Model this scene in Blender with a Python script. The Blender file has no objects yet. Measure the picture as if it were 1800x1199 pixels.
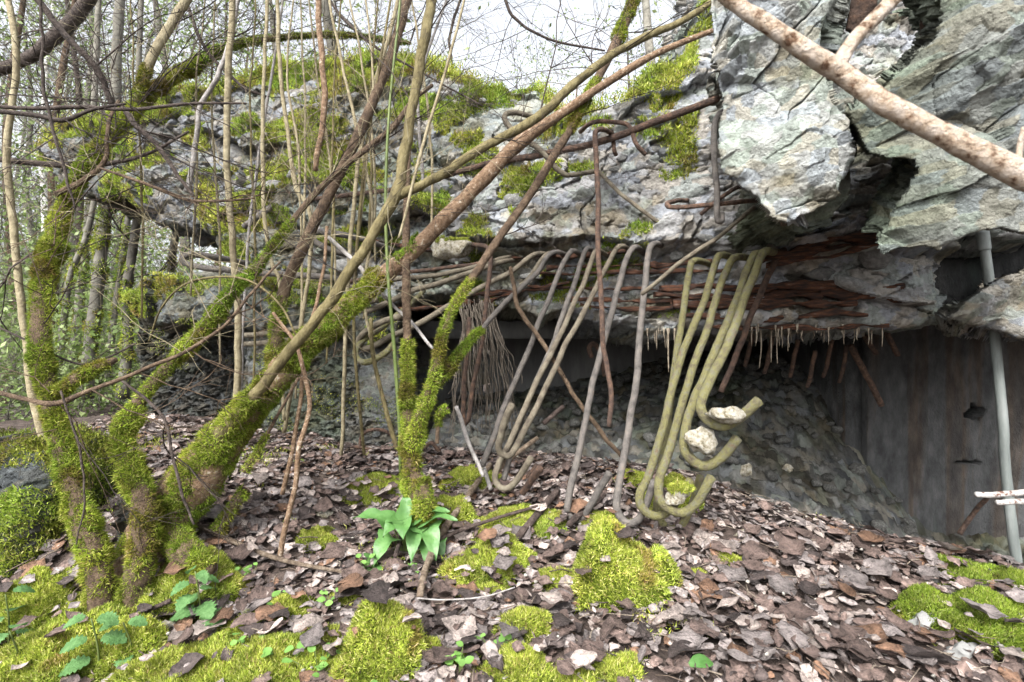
import bpy, math
import numpy as np
from mathutils import Vector, Matrix

R = math.radians
S = bpy.context.scene
COL = S.collection
rng = np.random.default_rng(7)

# ------------------------------------------------------------------ camera, sky, sun, exposure
H = 1.0                                   # eye height
cam_d = bpy.data.cameras.new('camera')
cam = bpy.data.objects.new('camera', cam_d); COL.objects.link(cam)
cam.location = (0, 0, H); cam.rotation_euler = (R(90), 0, 0)
cam_d.sensor_width = 36; cam_d.lens = 18; cam_d.clip_start = .02; cam_d.clip_end = 600
cam_d.dof.use_dof = True; cam_d.dof.focus_distance = 1.9; cam_d.dof.aperture_fstop = 7.0
S.camera = cam
SUN_EL, SUN_AZ = R(46), R(203)            # azimuth the light comes from, clockwise from +Y (behind the camera)
w = bpy.data.worlds.new('World'); S.world = w; w.use_nodes = True
nt = w.node_tree; nt.nodes.clear()
sky = nt.nodes.new('ShaderNodeTexSky'); sky.sky_type = 'NISHITA'; sky.sun_disc = False
sky.sun_elevation = SUN_EL; sky.sun_rotation = SUN_AZ; sky.air_density = 1.0; sky.dust_density = 6.0; sky.ozone_density = 1.0
hs = nt.nodes.new('ShaderNodeHueSaturation'); hs.inputs['Saturation'].default_value = .22
bg = nt.nodes.new('ShaderNodeBackground'); bg.inputs['Strength'].default_value = .15
wo = nt.nodes.new('ShaderNodeOutputWorld')
nt.links.new(sky.outputs[0], hs.inputs['Color']); nt.links.new(hs.outputs[0], bg.inputs[0]); nt.links.new(bg.outputs[0], wo.inputs[0])
sd = bpy.data.lights.new('sun', 'SUN'); sd.energy = 1.5; sd.angle = R(10); sd.color = (1, .965, .92)
sun = bpy.data.objects.new('sun', sd); COL.objects.link(sun)
dvec = Vector((math.sin(SUN_AZ)*math.cos(SUN_EL), math.cos(SUN_AZ)*math.cos(SUN_EL), math.sin(SUN_EL)))
sun.rotation_euler = dvec.to_track_quat('Z', 'Y').to_euler(); sun.location = dvec*30
S.view_settings.view_transform = 'Standard'; S.view_settings.look = 'None'
S.view_settings.exposure = 1.8; S.view_settings.gamma = 1
S.cycles.use_denoising = True; S.cycles.max_bounces = 6

# ------------------------------------------------------------------ numeric helpers
def P(px, py, Y):
    return np.array(((px-900)/900*Y, Y, H-(py-600)/900*Y))

def WP(pts):
    """pixel polyline (px, py, depth, width px) -> x, y, z, radius; a wide lens widens things off its axis"""
    a = np.array([p[:4] for p in pts], float); q = np.stack([(a[:, 0]-900), (a[:, 1]-600)], 1); r = np.hypot(*q.T)+1e-6
    t = np.gradient(a[:, :2], axis=0); t /= np.linalg.norm(t, axis=1)[:, None]+1e-9; ne = np.abs((-t[:, 1]*q[:, 0]+t[:, 0]*q[:, 1])/r)
    c = 900/np.hypot(900, r); st = np.sqrt((ne/c)**2+1-ne**2)
    return np.c_[np.array([P(*p[:3]) for p in pts]), a[:, 3]/1800*a[:, 2]/st]

def hsh(*a):
    h = np.uint32(2166136261)
    for v in a:
        v = np.asarray(v).astype(np.int64).astype(np.uint32)
        h = (h ^ v)*np.uint32(16777619); h = h ^ (h >> np.uint32(13)); h = h*np.uint32(0x5bd1e995); h = h ^ (h >> np.uint32(15))
    return h
def u01(h): return h.astype(np.float64)/4294967295.0

def vnoise(x, y, z=None, seed=0):
    if z is None: z = np.zeros_like(x)
    xi, yi, zi = np.floor(x), np.floor(y), np.floor(z)
    fx, fy, fz = x-xi, y-yi, z-zi
    fx, fy, fz = (f*f*(3-2*f) for f in (fx, fy, fz))
    def c(a, b, d): return u01(hsh(xi+a, yi+b, zi+d, np.int64(seed)))
    x00 = c(0,0,0)*(1-fx)+c(1,0,0)*fx; x10 = c(0,1,0)*(1-fx)+c(1,1,0)*fx
    x01 = c(0,0,1)*(1-fx)+c(1,0,1)*fx; x11 = c(0,1,1)*(1-fx)+c(1,1,1)*fx
    return ((x00*(1-fy)+x10*fy)*(1-fz)+(x01*(1-fy)+x11*fy)*fz)*2-1

def fbm(x, y, z=None, s=1., o=4, seed=0):
    t, a = 0, 1.
    z = np.zeros_like(x) if z is None else z
    for i in range(o):
        t = t+a*vnoise(x*s, y*s, z*s, seed+i*17); s *= 2.03; a *= .5
    return t

def voro(x, y, seed=0):
    xi, yi = np.floor(x), np.floor(y)
    f1 = np.full(x.shape, 9.); f2 = f1.copy(); cx = np.zeros_like(x); cy = np.zeros_like(x); cid = np.zeros(x.shape, np.uint32)
    for i in (-1, 0, 1):
        for j in (-1, 0, 1):
            h = hsh(xi+i, yi+j, np.int64(seed)); px = xi+i+u01(h)*.9+.05; py = yi+j+u01(hsh(h, np.int64(5)))*.9+.05
            d = np.hypot(px-x, py-y); m = d < f1
            f2 = np.where(m, f1, np.minimum(f2, d)); f1 = np.where(m, d, f1)
            cx = np.where(m, px, cx); cy = np.where(m, py, cy); cid = np.where(m, h, cid)
    return f1, f2, cx, cy, cid

def sstep(a, b, x):
    t = np.clip((x-a)/(b-a), 0, 1); return t*t*(3-2*t)

def facets(x, z, sx, sz, seed, step, tilt, cw, cd, warp=.35, rot=0.):
    """broken-stone relief: every cell is its own tilted plane, with a gap between cells"""
    c, s = math.cos(rot), math.sin(rot); x, z = c*x-s*z, s*x+c*z
    u, v = x/sx, z/sz
    u2 = u+warp*fbm(u, v, s=1.3, o=3, seed=seed+3); v2 = v+warp*fbm(u, v, s=1.3, o=3, seed=seed+71)
    f1, f2, cx, cy, cid = voro(u2, v2, seed)
    r1 = u01(cid); r2 = u01(hsh(cid, np.int64(1))); r3 = u01(hsh(cid, np.int64(2)))
    h = (r1-.5)*step+(r2-.5)*tilt*(u2-cx)*2+(r3-.35)*tilt*(v2-cy)*2
    h = h-cd*(1-sstep(0, cw, f2-f1))*sstep(.25, .6, u01(hsh(cid, np.int64(9))))
    return h, cid

# ------------------------------------------------------------------ mesh helpers
def mesh(name, V, F, col=None, smooth=False):
    """F: one int array (m,k) or a list of such arrays"""
    V = np.asarray(V, np.float32)
    Fs = F if isinstance(F, (list, tuple)) else [F]
    Fs = [np.asarray(f, np.int32) for f in Fs if len(f)]
    me = bpy.data.meshes.new(name)
    nl = sum(f.size for f in Fs); npoly = sum(len(f) for f in Fs)
    me.vertices.add(len(V)); me.vertices.foreach_set('co', V.ravel())
    me.loops.add(nl); me.loops.foreach_set('vertex_index', np.concatenate([f.ravel() for f in Fs]))
    me.polygons.add(npoly)
    st, o = [], 0
    for f in Fs:
        st.append(o+np.arange(len(f))*f.shape[1]); o += f.size
    me.polygons.foreach_set('loop_start', np.concatenate(st).astype(np.int32))
    if smooth: me.polygons.foreach_set('use_smooth', np.ones(npoly, bool))
    me.update(calc_edges=True)
    if col is not None:
        a = me.color_attributes.new('Col', 'FLOAT_COLOR', 'POINT')
        c = np.ones((len(V), 4), np.float32); c[:, :3] = col
        a.data.foreach_set('color', c.ravel())
    return me

def tag(o, label=None, cat=None, group=None, kind=None):
    if label: o['label'] = label
    if cat: o['category'] = cat
    if group: o['group'] = group
    if kind: o['kind'] = kind
    return o

def obj(name, me, mat=None, parent=None, loc=None, **k):
    o = bpy.data.objects.new(name, me); COL.objects.link(o)
    if mat is not None and not me.materials: me.materials.append(mat)
    if loc is not None: o.location = loc
    if parent is not None: o.parent = parent
    return tag(o, **k)

def empty(name, label, cat, group=None, loc=(0, 0, 0)):
    o = bpy.data.objects.new(name, None); COL.objects.link(o); o.location = loc
    return tag(o, label, cat, group)

class MB:
    """collects vertices, quads, triangles, colours"""
    def __init__(s): s.V, s.Q, s.T, s.C, s.n = [], [], [], [], 0
    def add(s, V, Q=None, T=None, C=None):
        V = np.asarray(V, float); s.V.append(V)
        if Q is not None and len(Q): s.Q.append(np.asarray(Q)+s.n)
        if T is not None and len(T): s.T.append(np.asarray(T)+s.n)
        s.C.append(np.broadcast_to(np.asarray(C if C is not None else (1, 1, 1), float), (len(V), 3)))
        s.n += len(V)
    def me(s, name, smooth=False, col=True):
        F = []
        if s.Q: F.append(np.concatenate(s.Q))
        if s.T: F.append(np.concatenate(s.T))
        return mesh(name, np.concatenate(s.V), F, np.concatenate(s.C) if col else None, smooth)

def resample(pts, n):
    """Catmull-Rom through rows of pts"""
    pts = np.asarray(pts, float)
    if len(pts) == 2: return pts[0]+(pts[1]-pts[0])*np.linspace(0, 1, n)[:, None]
    p = np.vstack([2*pts[0]-pts[1], pts, 2*pts[-1]-pts[-2]])
    seg = np.linalg.norm(np.diff(pts[:, :3], axis=0), axis=1)+1e-9
    cum = np.concatenate([[0], np.cumsum(seg)]); t = np.linspace(0, cum[-1], n)
    i = np.clip(np.searchsorted(cum, t, side='right')-1, 0, len(seg)-1); u = ((t-cum[i])/seg[i])[:, None]
    a, b, c, d = p[i], p[i+1], p[i+2], p[i+3]
    m1 = (c-a)/2; m2 = (d-b)/2
    return (2*u**3-3*u**2+1)*b+(u**3-2*u**2+u)*m1+(-2*u**3+3*u**2)*c+(u**3-u**2)*m2

def frames(C):
    T = np.gradient(C, axis=0); T /= np.linalg.norm(T, axis=1)[:, None]+1e-12
    N = np.zeros_like(T); a = np.array((0, 0, 1.)) if abs(T[0, 2]) < .9 else np.array((1., 0, 0))
    n = np.cross(T[0], a); n /= np.linalg.norm(n)
    for i in range(len(T)):
        n = n-T[i]*n.dot(T[i]); n /= np.linalg.norm(n)+1e-12; N[i] = n
    return T, N, np.cross(T, N)

def tube(C, r, k=8, cap=True, bump=0., seed=0):
    C = np.asarray(C, float); n = len(C); r = np.broadcast_to(r, (n,))
    T, N, B = frames(C)
    a = np.arange(k)/k*2*np.pi
    D = N[:, None]*np.cos(a)[None, :, None]+B[:, None]*np.sin(a)[None, :, None]
    rr = np.repeat(r[:, None], k, 1)
    if bump:
        q = C[:, None]+D*r[:, None, None]
        rr = rr*(1+bump*fbm(q[..., 0], q[..., 1], q[..., 2], s=.55/max(r.mean(), 1e-3), o=3, seed=seed))
    V = (C[:, None]+D*rr[..., None]).reshape(-1, 3)
    i = np.arange(n-1)[:, None]*k; j = np.arange(k)[None]
    Q = np.stack([i+j, i+(j+1) % k, i+k+(j+1) % k, i+k+j], -1).reshape(-1, 4)
    Tt = None
    if cap:
        V = np.vstack([V, C[0]-T[0]*r[0]*.3, C[-1]+T[-1]*r[-1]*.3]); j = np.arange(k)
        Tt = np.vstack([np.stack([(j+1) % k, j, np.full(k, n*k)], 1),
                        np.stack([(n-1)*k+j, (n-1)*k+(j+1) % k, np.full(k, n*k+1)], 1)])
    return V, Q, Tt

# ------------------------------------------------------------------ materials
def mat(name, cols, scale=8., rough=.85, bump=.3, bscale=60., attr=False, spec=.3, stretch=None, transl=0., objrand=0., detail=6., pos=None, subscale=None):
    m = bpy.data.materials.new(name); m.use_nodes = True
    n, l = m.node_tree.nodes, m.node_tree.links
    bs = n['Principled BSDF']; bs.inputs['Roughness'].default_value = rough; bs.inputs['Specular IOR Level'].default_value = spec
    tc = n.new('ShaderNodeTexCoord'); src = tc.outputs['Object']
    if stretch:
        mp = n.new('ShaderNodeMapping'); mp.inputs['Scale'].default_value = stretch; l.new(src, mp.inputs[0]); src = mp.outputs[0]
    no = n.new('ShaderNodeTexNoise'); no.inputs['Scale'].default_value = scale; no.inputs['Detail'].default_value = detail; no.inputs['Roughness'].default_value = .62
    l.new(src, no.inputs['Vector'])
    rp = n.new('ShaderNodeValToRGB'); e = rp.color_ramp.elements
    while len(e) < len(cols): e.new(.5)
    for i, c in enumerate(cols):
        e[i].position = pos[i] if pos else .3+.4*i/max(len(cols)-1, 1); e[i].color = (*c, 1)
    l.new(no.outputs[0], rp.inputs[0]); out = rp.outputs[0]
    if attr:
        at = n.new('ShaderNodeAttribute'); at.attribute_name = 'Col'
        mx = n.new('ShaderNodeMix'); mx.data_type = 'RGBA'; mx.blend_type = 'MULTIPLY'; mx.inputs[0].default_value = 1
        l.new(out, mx.inputs[6]); l.new(at.outputs['Color'], mx.inputs[7]); out = mx.outputs[2]
    if objrand:
        oi = n.new('ShaderNodeObjectInfo'); mr = n.new('ShaderNodeMapRange'); mr.inputs[3].default_value = 1-objrand; mr.inputs[4].default_value = 1+objrand
        l.new(oi.outputs['Random'], mr.inputs[0])
        mx = n.new('ShaderNodeVectorMath'); mx.operation = 'SCALE'; l.new(out, mx.inputs[0]); l.new(mr.outputs[0], mx.inputs['Scale']); out = mx.outputs[0]
    l.new(out, bs.inputs['Base Color'])
    if bump:
        nb = n.new('ShaderNodeTexNoise'); nb.inputs['Scale'].default_value = bscale; nb.inputs['Detail'].default_value = 8; nb.inputs['Roughness'].default_value = .65
        l.new(src, nb.inputs['Vector'])
        bp = n.new('ShaderNodeBump'); bp.inputs['Strength'].default_value = bump; bp.inputs['Distance'].default_value = .02
        l.new(nb.outputs[0], bp.inputs['Height']); l.new(bp.outputs[0], bs.inputs['Normal'])
    if transl:
        tr = n.new('ShaderNodeBsdfTranslucent'); l.new(out, tr.inputs[0])
        ms = n.new('ShaderNodeMixShader'); ms.inputs[0].default_value = transl
        l.new(bs.outputs[0], ms.inputs[1]); l.new(tr.outputs[0], ms.inputs[2]); l.new(ms.outputs[0], n['Material Output'].inputs[0])
    return m

W1 = [(.72, .72, .72), (1, 1, 1), (1.15, 1.15, 1.13)]
M = dict(
    concrete=mat('broken_concrete', [(.55, .55, .53), (.95, .95, .95), (1.25, 1.25, 1.23)], 38, .92, 1., 75, attr=True, spec=.15, detail=9),
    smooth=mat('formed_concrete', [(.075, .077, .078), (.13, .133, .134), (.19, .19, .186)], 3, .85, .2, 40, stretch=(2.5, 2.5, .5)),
    stone=mat('stone', [(.1, .1, .096), (.18, .182, .178), (.27, .268, .255)], 5, .9, .8, 9, objrand=.3, spec=.15),
    limestone=mat('pale_limestone', [(.07, .06, .035), (.24, .215, .155), (.36, .34, .285), (.46, .45, .41)], 60, .92, 1., 120, spec=.1, pos=[.3, .42, .54, .7]),
    rubble=mat('rubble', W1, 30, .95, .8, 130, attr=True, spec=.12),
    soil=mat('soil', [(.02, .015, .012), (.05, .037, .031), (.1, .075, .065)], 25, .95, .8, 60),
    moss=mat('moss', W1, 30, .9, 0, attr=True, spec=.1, transl=.35),
    mossbed=mat('moss_bed', [(.03, .045, .008), (.09, .12, .014), (.16, .19, .03)], 40, 1, .9, 160, spec=.05),
    bar_grey=mat('grey_bar', [(.042, .037, .034), (.085, .078, .072), (.125, .112, .1), (.17, .12, .085)], 30, .75, .6, 190, objrand=.2, pos=[.3, .45, .62, .75]),
    bar_tan=mat('tan_bar', [(.055, .045, .034), (.115, .098, .072), (.165, .148, .11)], 30, .8, .6, 190, objrand=.15),
    bar_yellow=mat('lichen_bar', [(.085, .068, .045), (.125, .115, .065), (.165, .155, .062), (.14, .138, .095), (.15, .085, .045)], 30, .85, .9, 150, pos=[.3, .42, .5, .6, .72]),
    bar_rust=mat('rusty_bar', [(.035, .024, .02), (.085, .055, .042), (.17, .1, .065)], 45, .9, .9, 170, objrand=.2),
    rust=mat('rust_strap', [(.016, .011, .01), (.05, .026, .018), (.14, .055, .026), (.2, .17, .15)], 18, .85, 1., 90, stretch=(1, 1, 6), objrand=.3, pos=[.32, .46, .6, .72]),
    pole=mat('galvanised_pole', [(.07, .08, .077), (.12, .135, .13), (.19, .205, .2)], 16, .6, .3, 60, stretch=(1, 1, .2)),
    calcite=mat('calcite', [(.09, .07, .05), (.18, .15, .11), (.28, .25, .2)], 40, .5, .3, 90, spec=.5),
    bark_olive=mat('olive_bark', [(.045, .036, .018), (.115, .095, .042), (.18, .155, .08)], 34, .85, .7, 110, stretch=(1, 1, .5)),
    bark_red=mat('red_brown_bark', [(.065, .04, .026), (.17, .108, .065), (.23, .16, .105), (.42, .37, .3)], 70, .85, .8, 130, pos=[.3, .48, .6, .7]),
    bark_dark=mat('dark_bark', [(.016, .012, .011), (.045, .034, .029), (.085, .07, .06)], 40, .88, .7, 110, objrand=.2),
    bark_pale=mat('pale_bark', [(.12, .098, .06), (.21, .18, .112), (.29, .26, .175)], 30, .8, .5, 110, objrand=.15),
    bark_white=mat('white_dead_bark', [(.11, .1, .095), (.23, .215, .205), (.31, .3, .29)], 30, .85, .5, 110, objrand=.1),
    bark_brown=mat('brown_bark', [(.035, .023, .016), (.095, .064, .041), (.16, .115, .076)], 40, .88, .9, 120, objrand=.15),
    bark_grey=mat('woodland_bark', [(.06, .056, .048), (.12, .114, .096), (.18, .174, .148)], 6, .9, .6, 30, objrand=.25),
    birch=mat('birch_bark', [(.1, .1, .1), (.4, .4, .39), (.5, .5, .48)], 9, .8, .3, 40, pos=[.36, .46, .6], stretch=(.6, .6, 3)),
    near=mat('peeling_branch', [(.12, .06, .03), (.45, .35, .26), (.58, .5, .43)], 60, .85, 1., 130, pos=[.36, .46, .62]),
    green_stem=mat('green_stem', [(.05, .07, .018), (.08, .11, .03), (.12, .145, .05)], 20, .55, .1, 60),
    root=mat('dry_strand', [(.06, .048, .037), (.12, .1, .08), (.18, .16, .13)], 30, .9, 0, objrand=.2),
    leaf_new=mat('spring_leaf', W1, 20, .5, 0, attr=True, transl=.4),
    arum=mat('arum_leaf', [(.05, .13, .03), (.08, .185, .05), (.12, .24, .075)], 18, .4, .2, 60, transl=.25, spec=.5),
    nettle=mat('nettle_leaf', [(.05, .12, .035), (.08, .175, .055), (.12, .23, .085)], 40, .6, .5, 90, transl=.25),
    litter=mat('dead_leaf', [(.3, .28, .27), (.95, .95, .95), (1.25, 1.25, 1.22)], 95, .65, .6, 160, attr=True, transl=.06, spec=.3),
    wood=mat('dead_stick', [(.05, .035, .026), (.14, .105, .075), (.26, .215, .165)], 50, .85, .9, 110, objrand=.2),
    wood_dark=mat('dark_stick', [(.02, .015, .013), (.06, .043, .037), (.11, .085, .073)], 45, .85, .9, 110, objrand=.2),
)
LEAFC = dict(pale=(.32, .27, .245), grey=(.2, .174, .167), brown=(.13, .094, .082), dark=(.06, .047, .044), rust=(.17, .1, .065))
for k, c in LEAFC.items():
    c = np.array(c); M['leaf_'+k] = mat(k+'_dead_leaf', [tuple(c*.3), tuple(c*.95), tuple(c*1.25)], 6, .6, 1., 12, attr=True, transl=.05, objrand=.3, spec=.3)

# ------------------------------------------------------------------ ground surface
def tps_fit(pts):
    A = np.array(pts); n = len(A); d = np.hypot(A[:, None, 0]-A[None, :, 0], A[:, None, 1]-A[None, :, 1])
    K = np.where(d > 0, d*d*np.log(d+1e-12), 0)+np.eye(n)*.02
    Pm = np.c_[np.ones(n), A[:, :2]]; L = np.zeros((n+3, n+3)); L[:n, :n] = K; L[:n, n:] = Pm; L[n:, :n] = Pm.T
    s = np.linalg.solve(L, np.r_[A[:, 2], 0, 0, 0]); return A, s
def tps(fit, x, y):
    A, s = fit; t = s[-3]+s[-2]*x+s[-1]*y
    for i in range(len(A)):
        d = np.hypot(x-A[i, 0], y-A[i, 1]); t = t+s[i]*np.where(d > 0, d*d*np.log(d+1e-12), 0)
    return t
GP = [(0,1199,1.45),(450,1199,1.3),(900,1199,1.25),(1350,1199,1.25),(1800,1199,1.3),(900,1000,1.75),(600,950,2.0),(1300,1000,1.75),
      (1700,1050,1.6),(700,800,2.75),(1000,815,2.65),(1230,850,2.45),(1480,935,2.1),(1780,1005,1.8),(300,930,1.9),(180,1060,1.65),
      (470,800,2.7),(350,745,3.3),(40,780,2.7),(120,730,5),(0,730,7),(250,690,6),(-400,740,4)]
GPW = [tuple(P(*g)) for g in GP]+[(-1.5,0,0),(0,0,.0),(1.5,0,0),(0,.6,.05),(1.0,3.3,-.25),(2.2,2.9,-.35),(2.6,4.,-.3),(.8,4.,-.1),(0,3.6,.1),(-.7,3.7,.25),(3,1.5,.1),(-3,1.2,.1),(-4,8,.1),(4,8,.1)]
GF = tps_fit(GPW)
def G(x, y):
    x = np.asarray(x, float); y = np.asarray(y, float)
    r = np.hypot(x, y-2); k = sstep(4.5, 8, r)
    xc, yc = np.clip(x, -5, 5), np.clip(y, -.5, 8)
    z = tps(GF, xc, yc)*(1-k)+(.2+.12*fbm(x, y, s=.12, o=3, seed=40))*k
    return z+.022*fbm(x, y, s=3.2, o=3, seed=41)
def on_ground(px, py, y0=.9, y1=5.):
    Y = np.linspace(y0, y1, 900); d = (H-(py-600)/900*Y)-G((px-900)/900*Y, Y)
    i = np.argmax(d < 0) if (d < 0).any() else len(Y)-1
    return float(Y[i])
def gp(px, py, dz=0.):
    Y = on_ground(px, py); p = P(px, py, Y); p[2] = float(G(p[0], p[1]))+dz; return p

def axis(a, b, step, far, g=1.16):
    m = list(np.arange(a, b+1e-6, step)); s = step; v = b
    while v < far: s *= g; v += s; m.append(v)
    s = step; v = a; lo = []
    while v > -far: s *= g; v -= s; lo.append(v)
    return np.array(lo[::-1]+m)
gx, gy = axis(-3.2, 3.2, .03, 150), axis(0., 4.2, .03, 150)
GX, GY = np.meshgrid(gx, gy); GZ = G(GX, GY)
near = np.exp(-((GX/4)**2+((GY-2)/3)**2)); GZ = GZ+near*.012*fbm(GX, GY, s=14, o=3, seed=44)
def grid_faces(ny, nx):
    i = np.arange(ny-1)[:, None]*nx+np.arange(nx-1)[None]
    return np.stack([i, i+1, i+nx+1, i+nx], -1).reshape(-1, 4)
obj('ground', mesh('ground', np.stack([GX, GY, GZ], -1).reshape(-1, 3), grid_faces(*GX.shape), smooth=True), M['soil'],
    label='dark woodland soil under the leaf litter', cat='ground', kind='structure')

# ------------------------------------------------------------------ moss
MC = np.array([(.28, .35, .05), (.36, .42, .085), (.19, .26, .032), (.48, .5, .18), (.085, .13, .018), (.24, .2, .075)])
def blades(Pn, Nn, ln=.013, wd=.0035, up=.25, jit=.75, pal=MC, wts=(.3, .24, .2, .1, .1, .06), r=None, patch=None):
    r = r or rng; n = len(Pn); L = ln*r.uniform(.55, 1.35, (n, 1))
    d = Nn+r.normal(0, jit, (n, 3)); d[:, 2] += up; d /= np.linalg.norm(d, axis=1)[:, None]
    sd_ = np.cross(d, r.normal(0, 1, (n, 3))); sd_ /= np.linalg.norm(sd_, axis=1)[:, None]+1e-9
    b = Pn-Nn*.002; W = wd*r.uniform(.7, 1.4, (n, 1))
    V = np.stack([b-sd_*W*.5, b+sd_*W*.5, b+d*L], 1).reshape(-1, 3)
    ci = r.choice(len(pal), n, p=np.array(wts)/sum(wts)); c = pal[ci]*r.uniform(.8, 1.2, (n, 1))
    q = fbm(Pn[:, 0], Pn[:, 1], Pn[:, 2], s=9, o=3, seed=90)[:, None]
    c = c*np.clip(1+.35*q, .5, 1.5)*np.array((1, 1, 1))
    q2 = np.clip(fbm(Pn[:, 0], Pn[:, 1], Pn[:, 2], s=5, o=3, seed=95), -1, 1)[:, None]
    c = c*(1+q2*np.array((.3, .12, .2)))
    q3 = sstep(.25, .7, fbm(Pn[:, 0], Pn[:, 1], Pn[:, 2], s=11, o=3, seed=97))[:, None]; c = c*(1-q3*np.array((.25, .42, .2)))
    return V, np.arange(3*n).reshape(-1, 3), np.repeat(c, 3, 0)
def moss_obj(name, lst, parent, **k):
    b = MB()
    for V, T, C in lst: b.add(V, None, T, C)
    return obj(name, b.me(name), M['moss'], parent, kind='stuff', **k)
MT = MC*np.array((.86, .88, .75))
def tube_moss(C, r, dens, ln=.013, wd=.0036, topbias=.0, cover=.0, thick=.55, seed=0):
    """moss points on a tube surface"""
    T, N, B = frames(C); seg = np.linalg.norm(np.diff(C, axis=0), axis=1); cum = np.r_[0, np.cumsum(seg)]
    rr = np.broadcast_to(r, (len(C),)); n = int(dens*2*np.pi*rr.mean()*cum[-1])
    t = rng.uniform(0, cum[-1], n); i = np.clip(np.searchsorted(cum, t, side='right')-1, 0, len(seg)-1); u = ((t-cum[i])/seg[i])[:, None]
    c = C[i]*(1-u)+C[i+1]*u; rad = rr[i]*(1-u[:, 0])+rr[i+1]*u[:, 0]; a = rng.uniform(0, 2*np.pi, n)
    D = N[i]*np.cos(a)[:, None]+B[i]*np.sin(a)[:, None]
    lump = fbm(*(c+D*rad[:, None]).T, s=22, o=3, seed=seed+5)
    lump2 = fbm(*(c+D*rad[:, None]).T, s=8, o=2, seed=seed+6)
    q = c+D*(rad*.9+(np.clip(lump+.1, -.1, 1)+np.clip(lump2, -.1, 1)*.9)*np.minimum(rad, .03)*thick)[:, None]
    keep = (fbm(*q.T, s=9, o=3, seed=seed)+topbias*D[:, 2]+cover*1.9+.32) > 0
    ends = np.minimum(t, cum[-1]-t)/cum[-1]; keep &= ends > rng.uniform(0, .05, n)
    n2 = keep.sum(); lv = ln*np.where(rng.random((n2, 1)) < .08, 1.7, 1.)
    return blades(q[keep], D[keep], lv, wd, up=-.05, pal=MT, wts=(.28, .16, .24, .06, .16, .1))

# ------------------------------------------------------------------ stones: shared meshes
def stone_mesh(seed, cubes=3):
    r = np.random.default_rng(seed); n = 14
    # convex-ish faceted stone: icosphere cut by random planes
    import bmesh
    bm = bmesh.new(); bmesh.ops.create_icosphere(bm, subdivisions=cubes, radius=1)
    V = np.array([v.co[:] for v in bm.verts])
    for k in range(n):
        nn = r.normal(0, 1, 3); nn /= np.linalg.norm(nn); d = r.uniform(.5, .85); s = V@nn-d
        V = V-np.clip(s, 0, None)[:, None]*nn
    V = V*(1+.06*fbm(V[:, 0], V[:, 1], V[:, 2], s=2.5, o=4, seed=seed))[:, None]
    V *= np.array((1, r.uniform(.6, .9), r.uniform(.5, .8)))
    F = np.array([[v.index for v in f.verts] for f in bm.faces]); bm.free()
    return V, F
STV = [stone_mesh(100+i) for i in range(7)]; STL = [stone_mesh(120+i, 2) for i in range(6)]
ST_ME = [mesh('stone', v, f) for v, f in STL]
for m_ in ST_ME: m_.materials.append(M['stone'])
ST_DARK = [mesh('stone', v, f) for v, f in STL]
for m_ in ST_DARK: m_.materials.append(mat('rubble_stone', [(.045, .045, .042), (.09, .09, .084), (.16, .16, .15)], 5, .95, .8, 9, objrand=.35, spec=.15) if m_ is ST_DARK[0] else ST_DARK[0].materials[0])

# ------------------------------------------------------------------ broken concrete masses
def poly_dist(x, z, poly):
    """signed distance, positive inside"""
    a = np.asarray(poly); b = np.roll(a, -1, 0); d = np.full(x.shape, 1e9); ins = np.zeros(x.shape, bool)
    for (ax, az), (bx, bz) in zip(a, b):
        ex, ez = bx-ax, bz-az; t = np.clip(((x-ax)*ex+(z-az)*ez)/(ex*ex+ez*ez+1e-12), 0, 1)
        d = np.minimum(d, np.hypot(x-ax-t*ex, z-az-t*ez))
        c = ((az > z) != (bz > z)) & (x < (bx-ax)*(z-az)/(bz-az+1e-12)+ax); ins ^= c
    return np.where(ins, d, -d)

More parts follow.
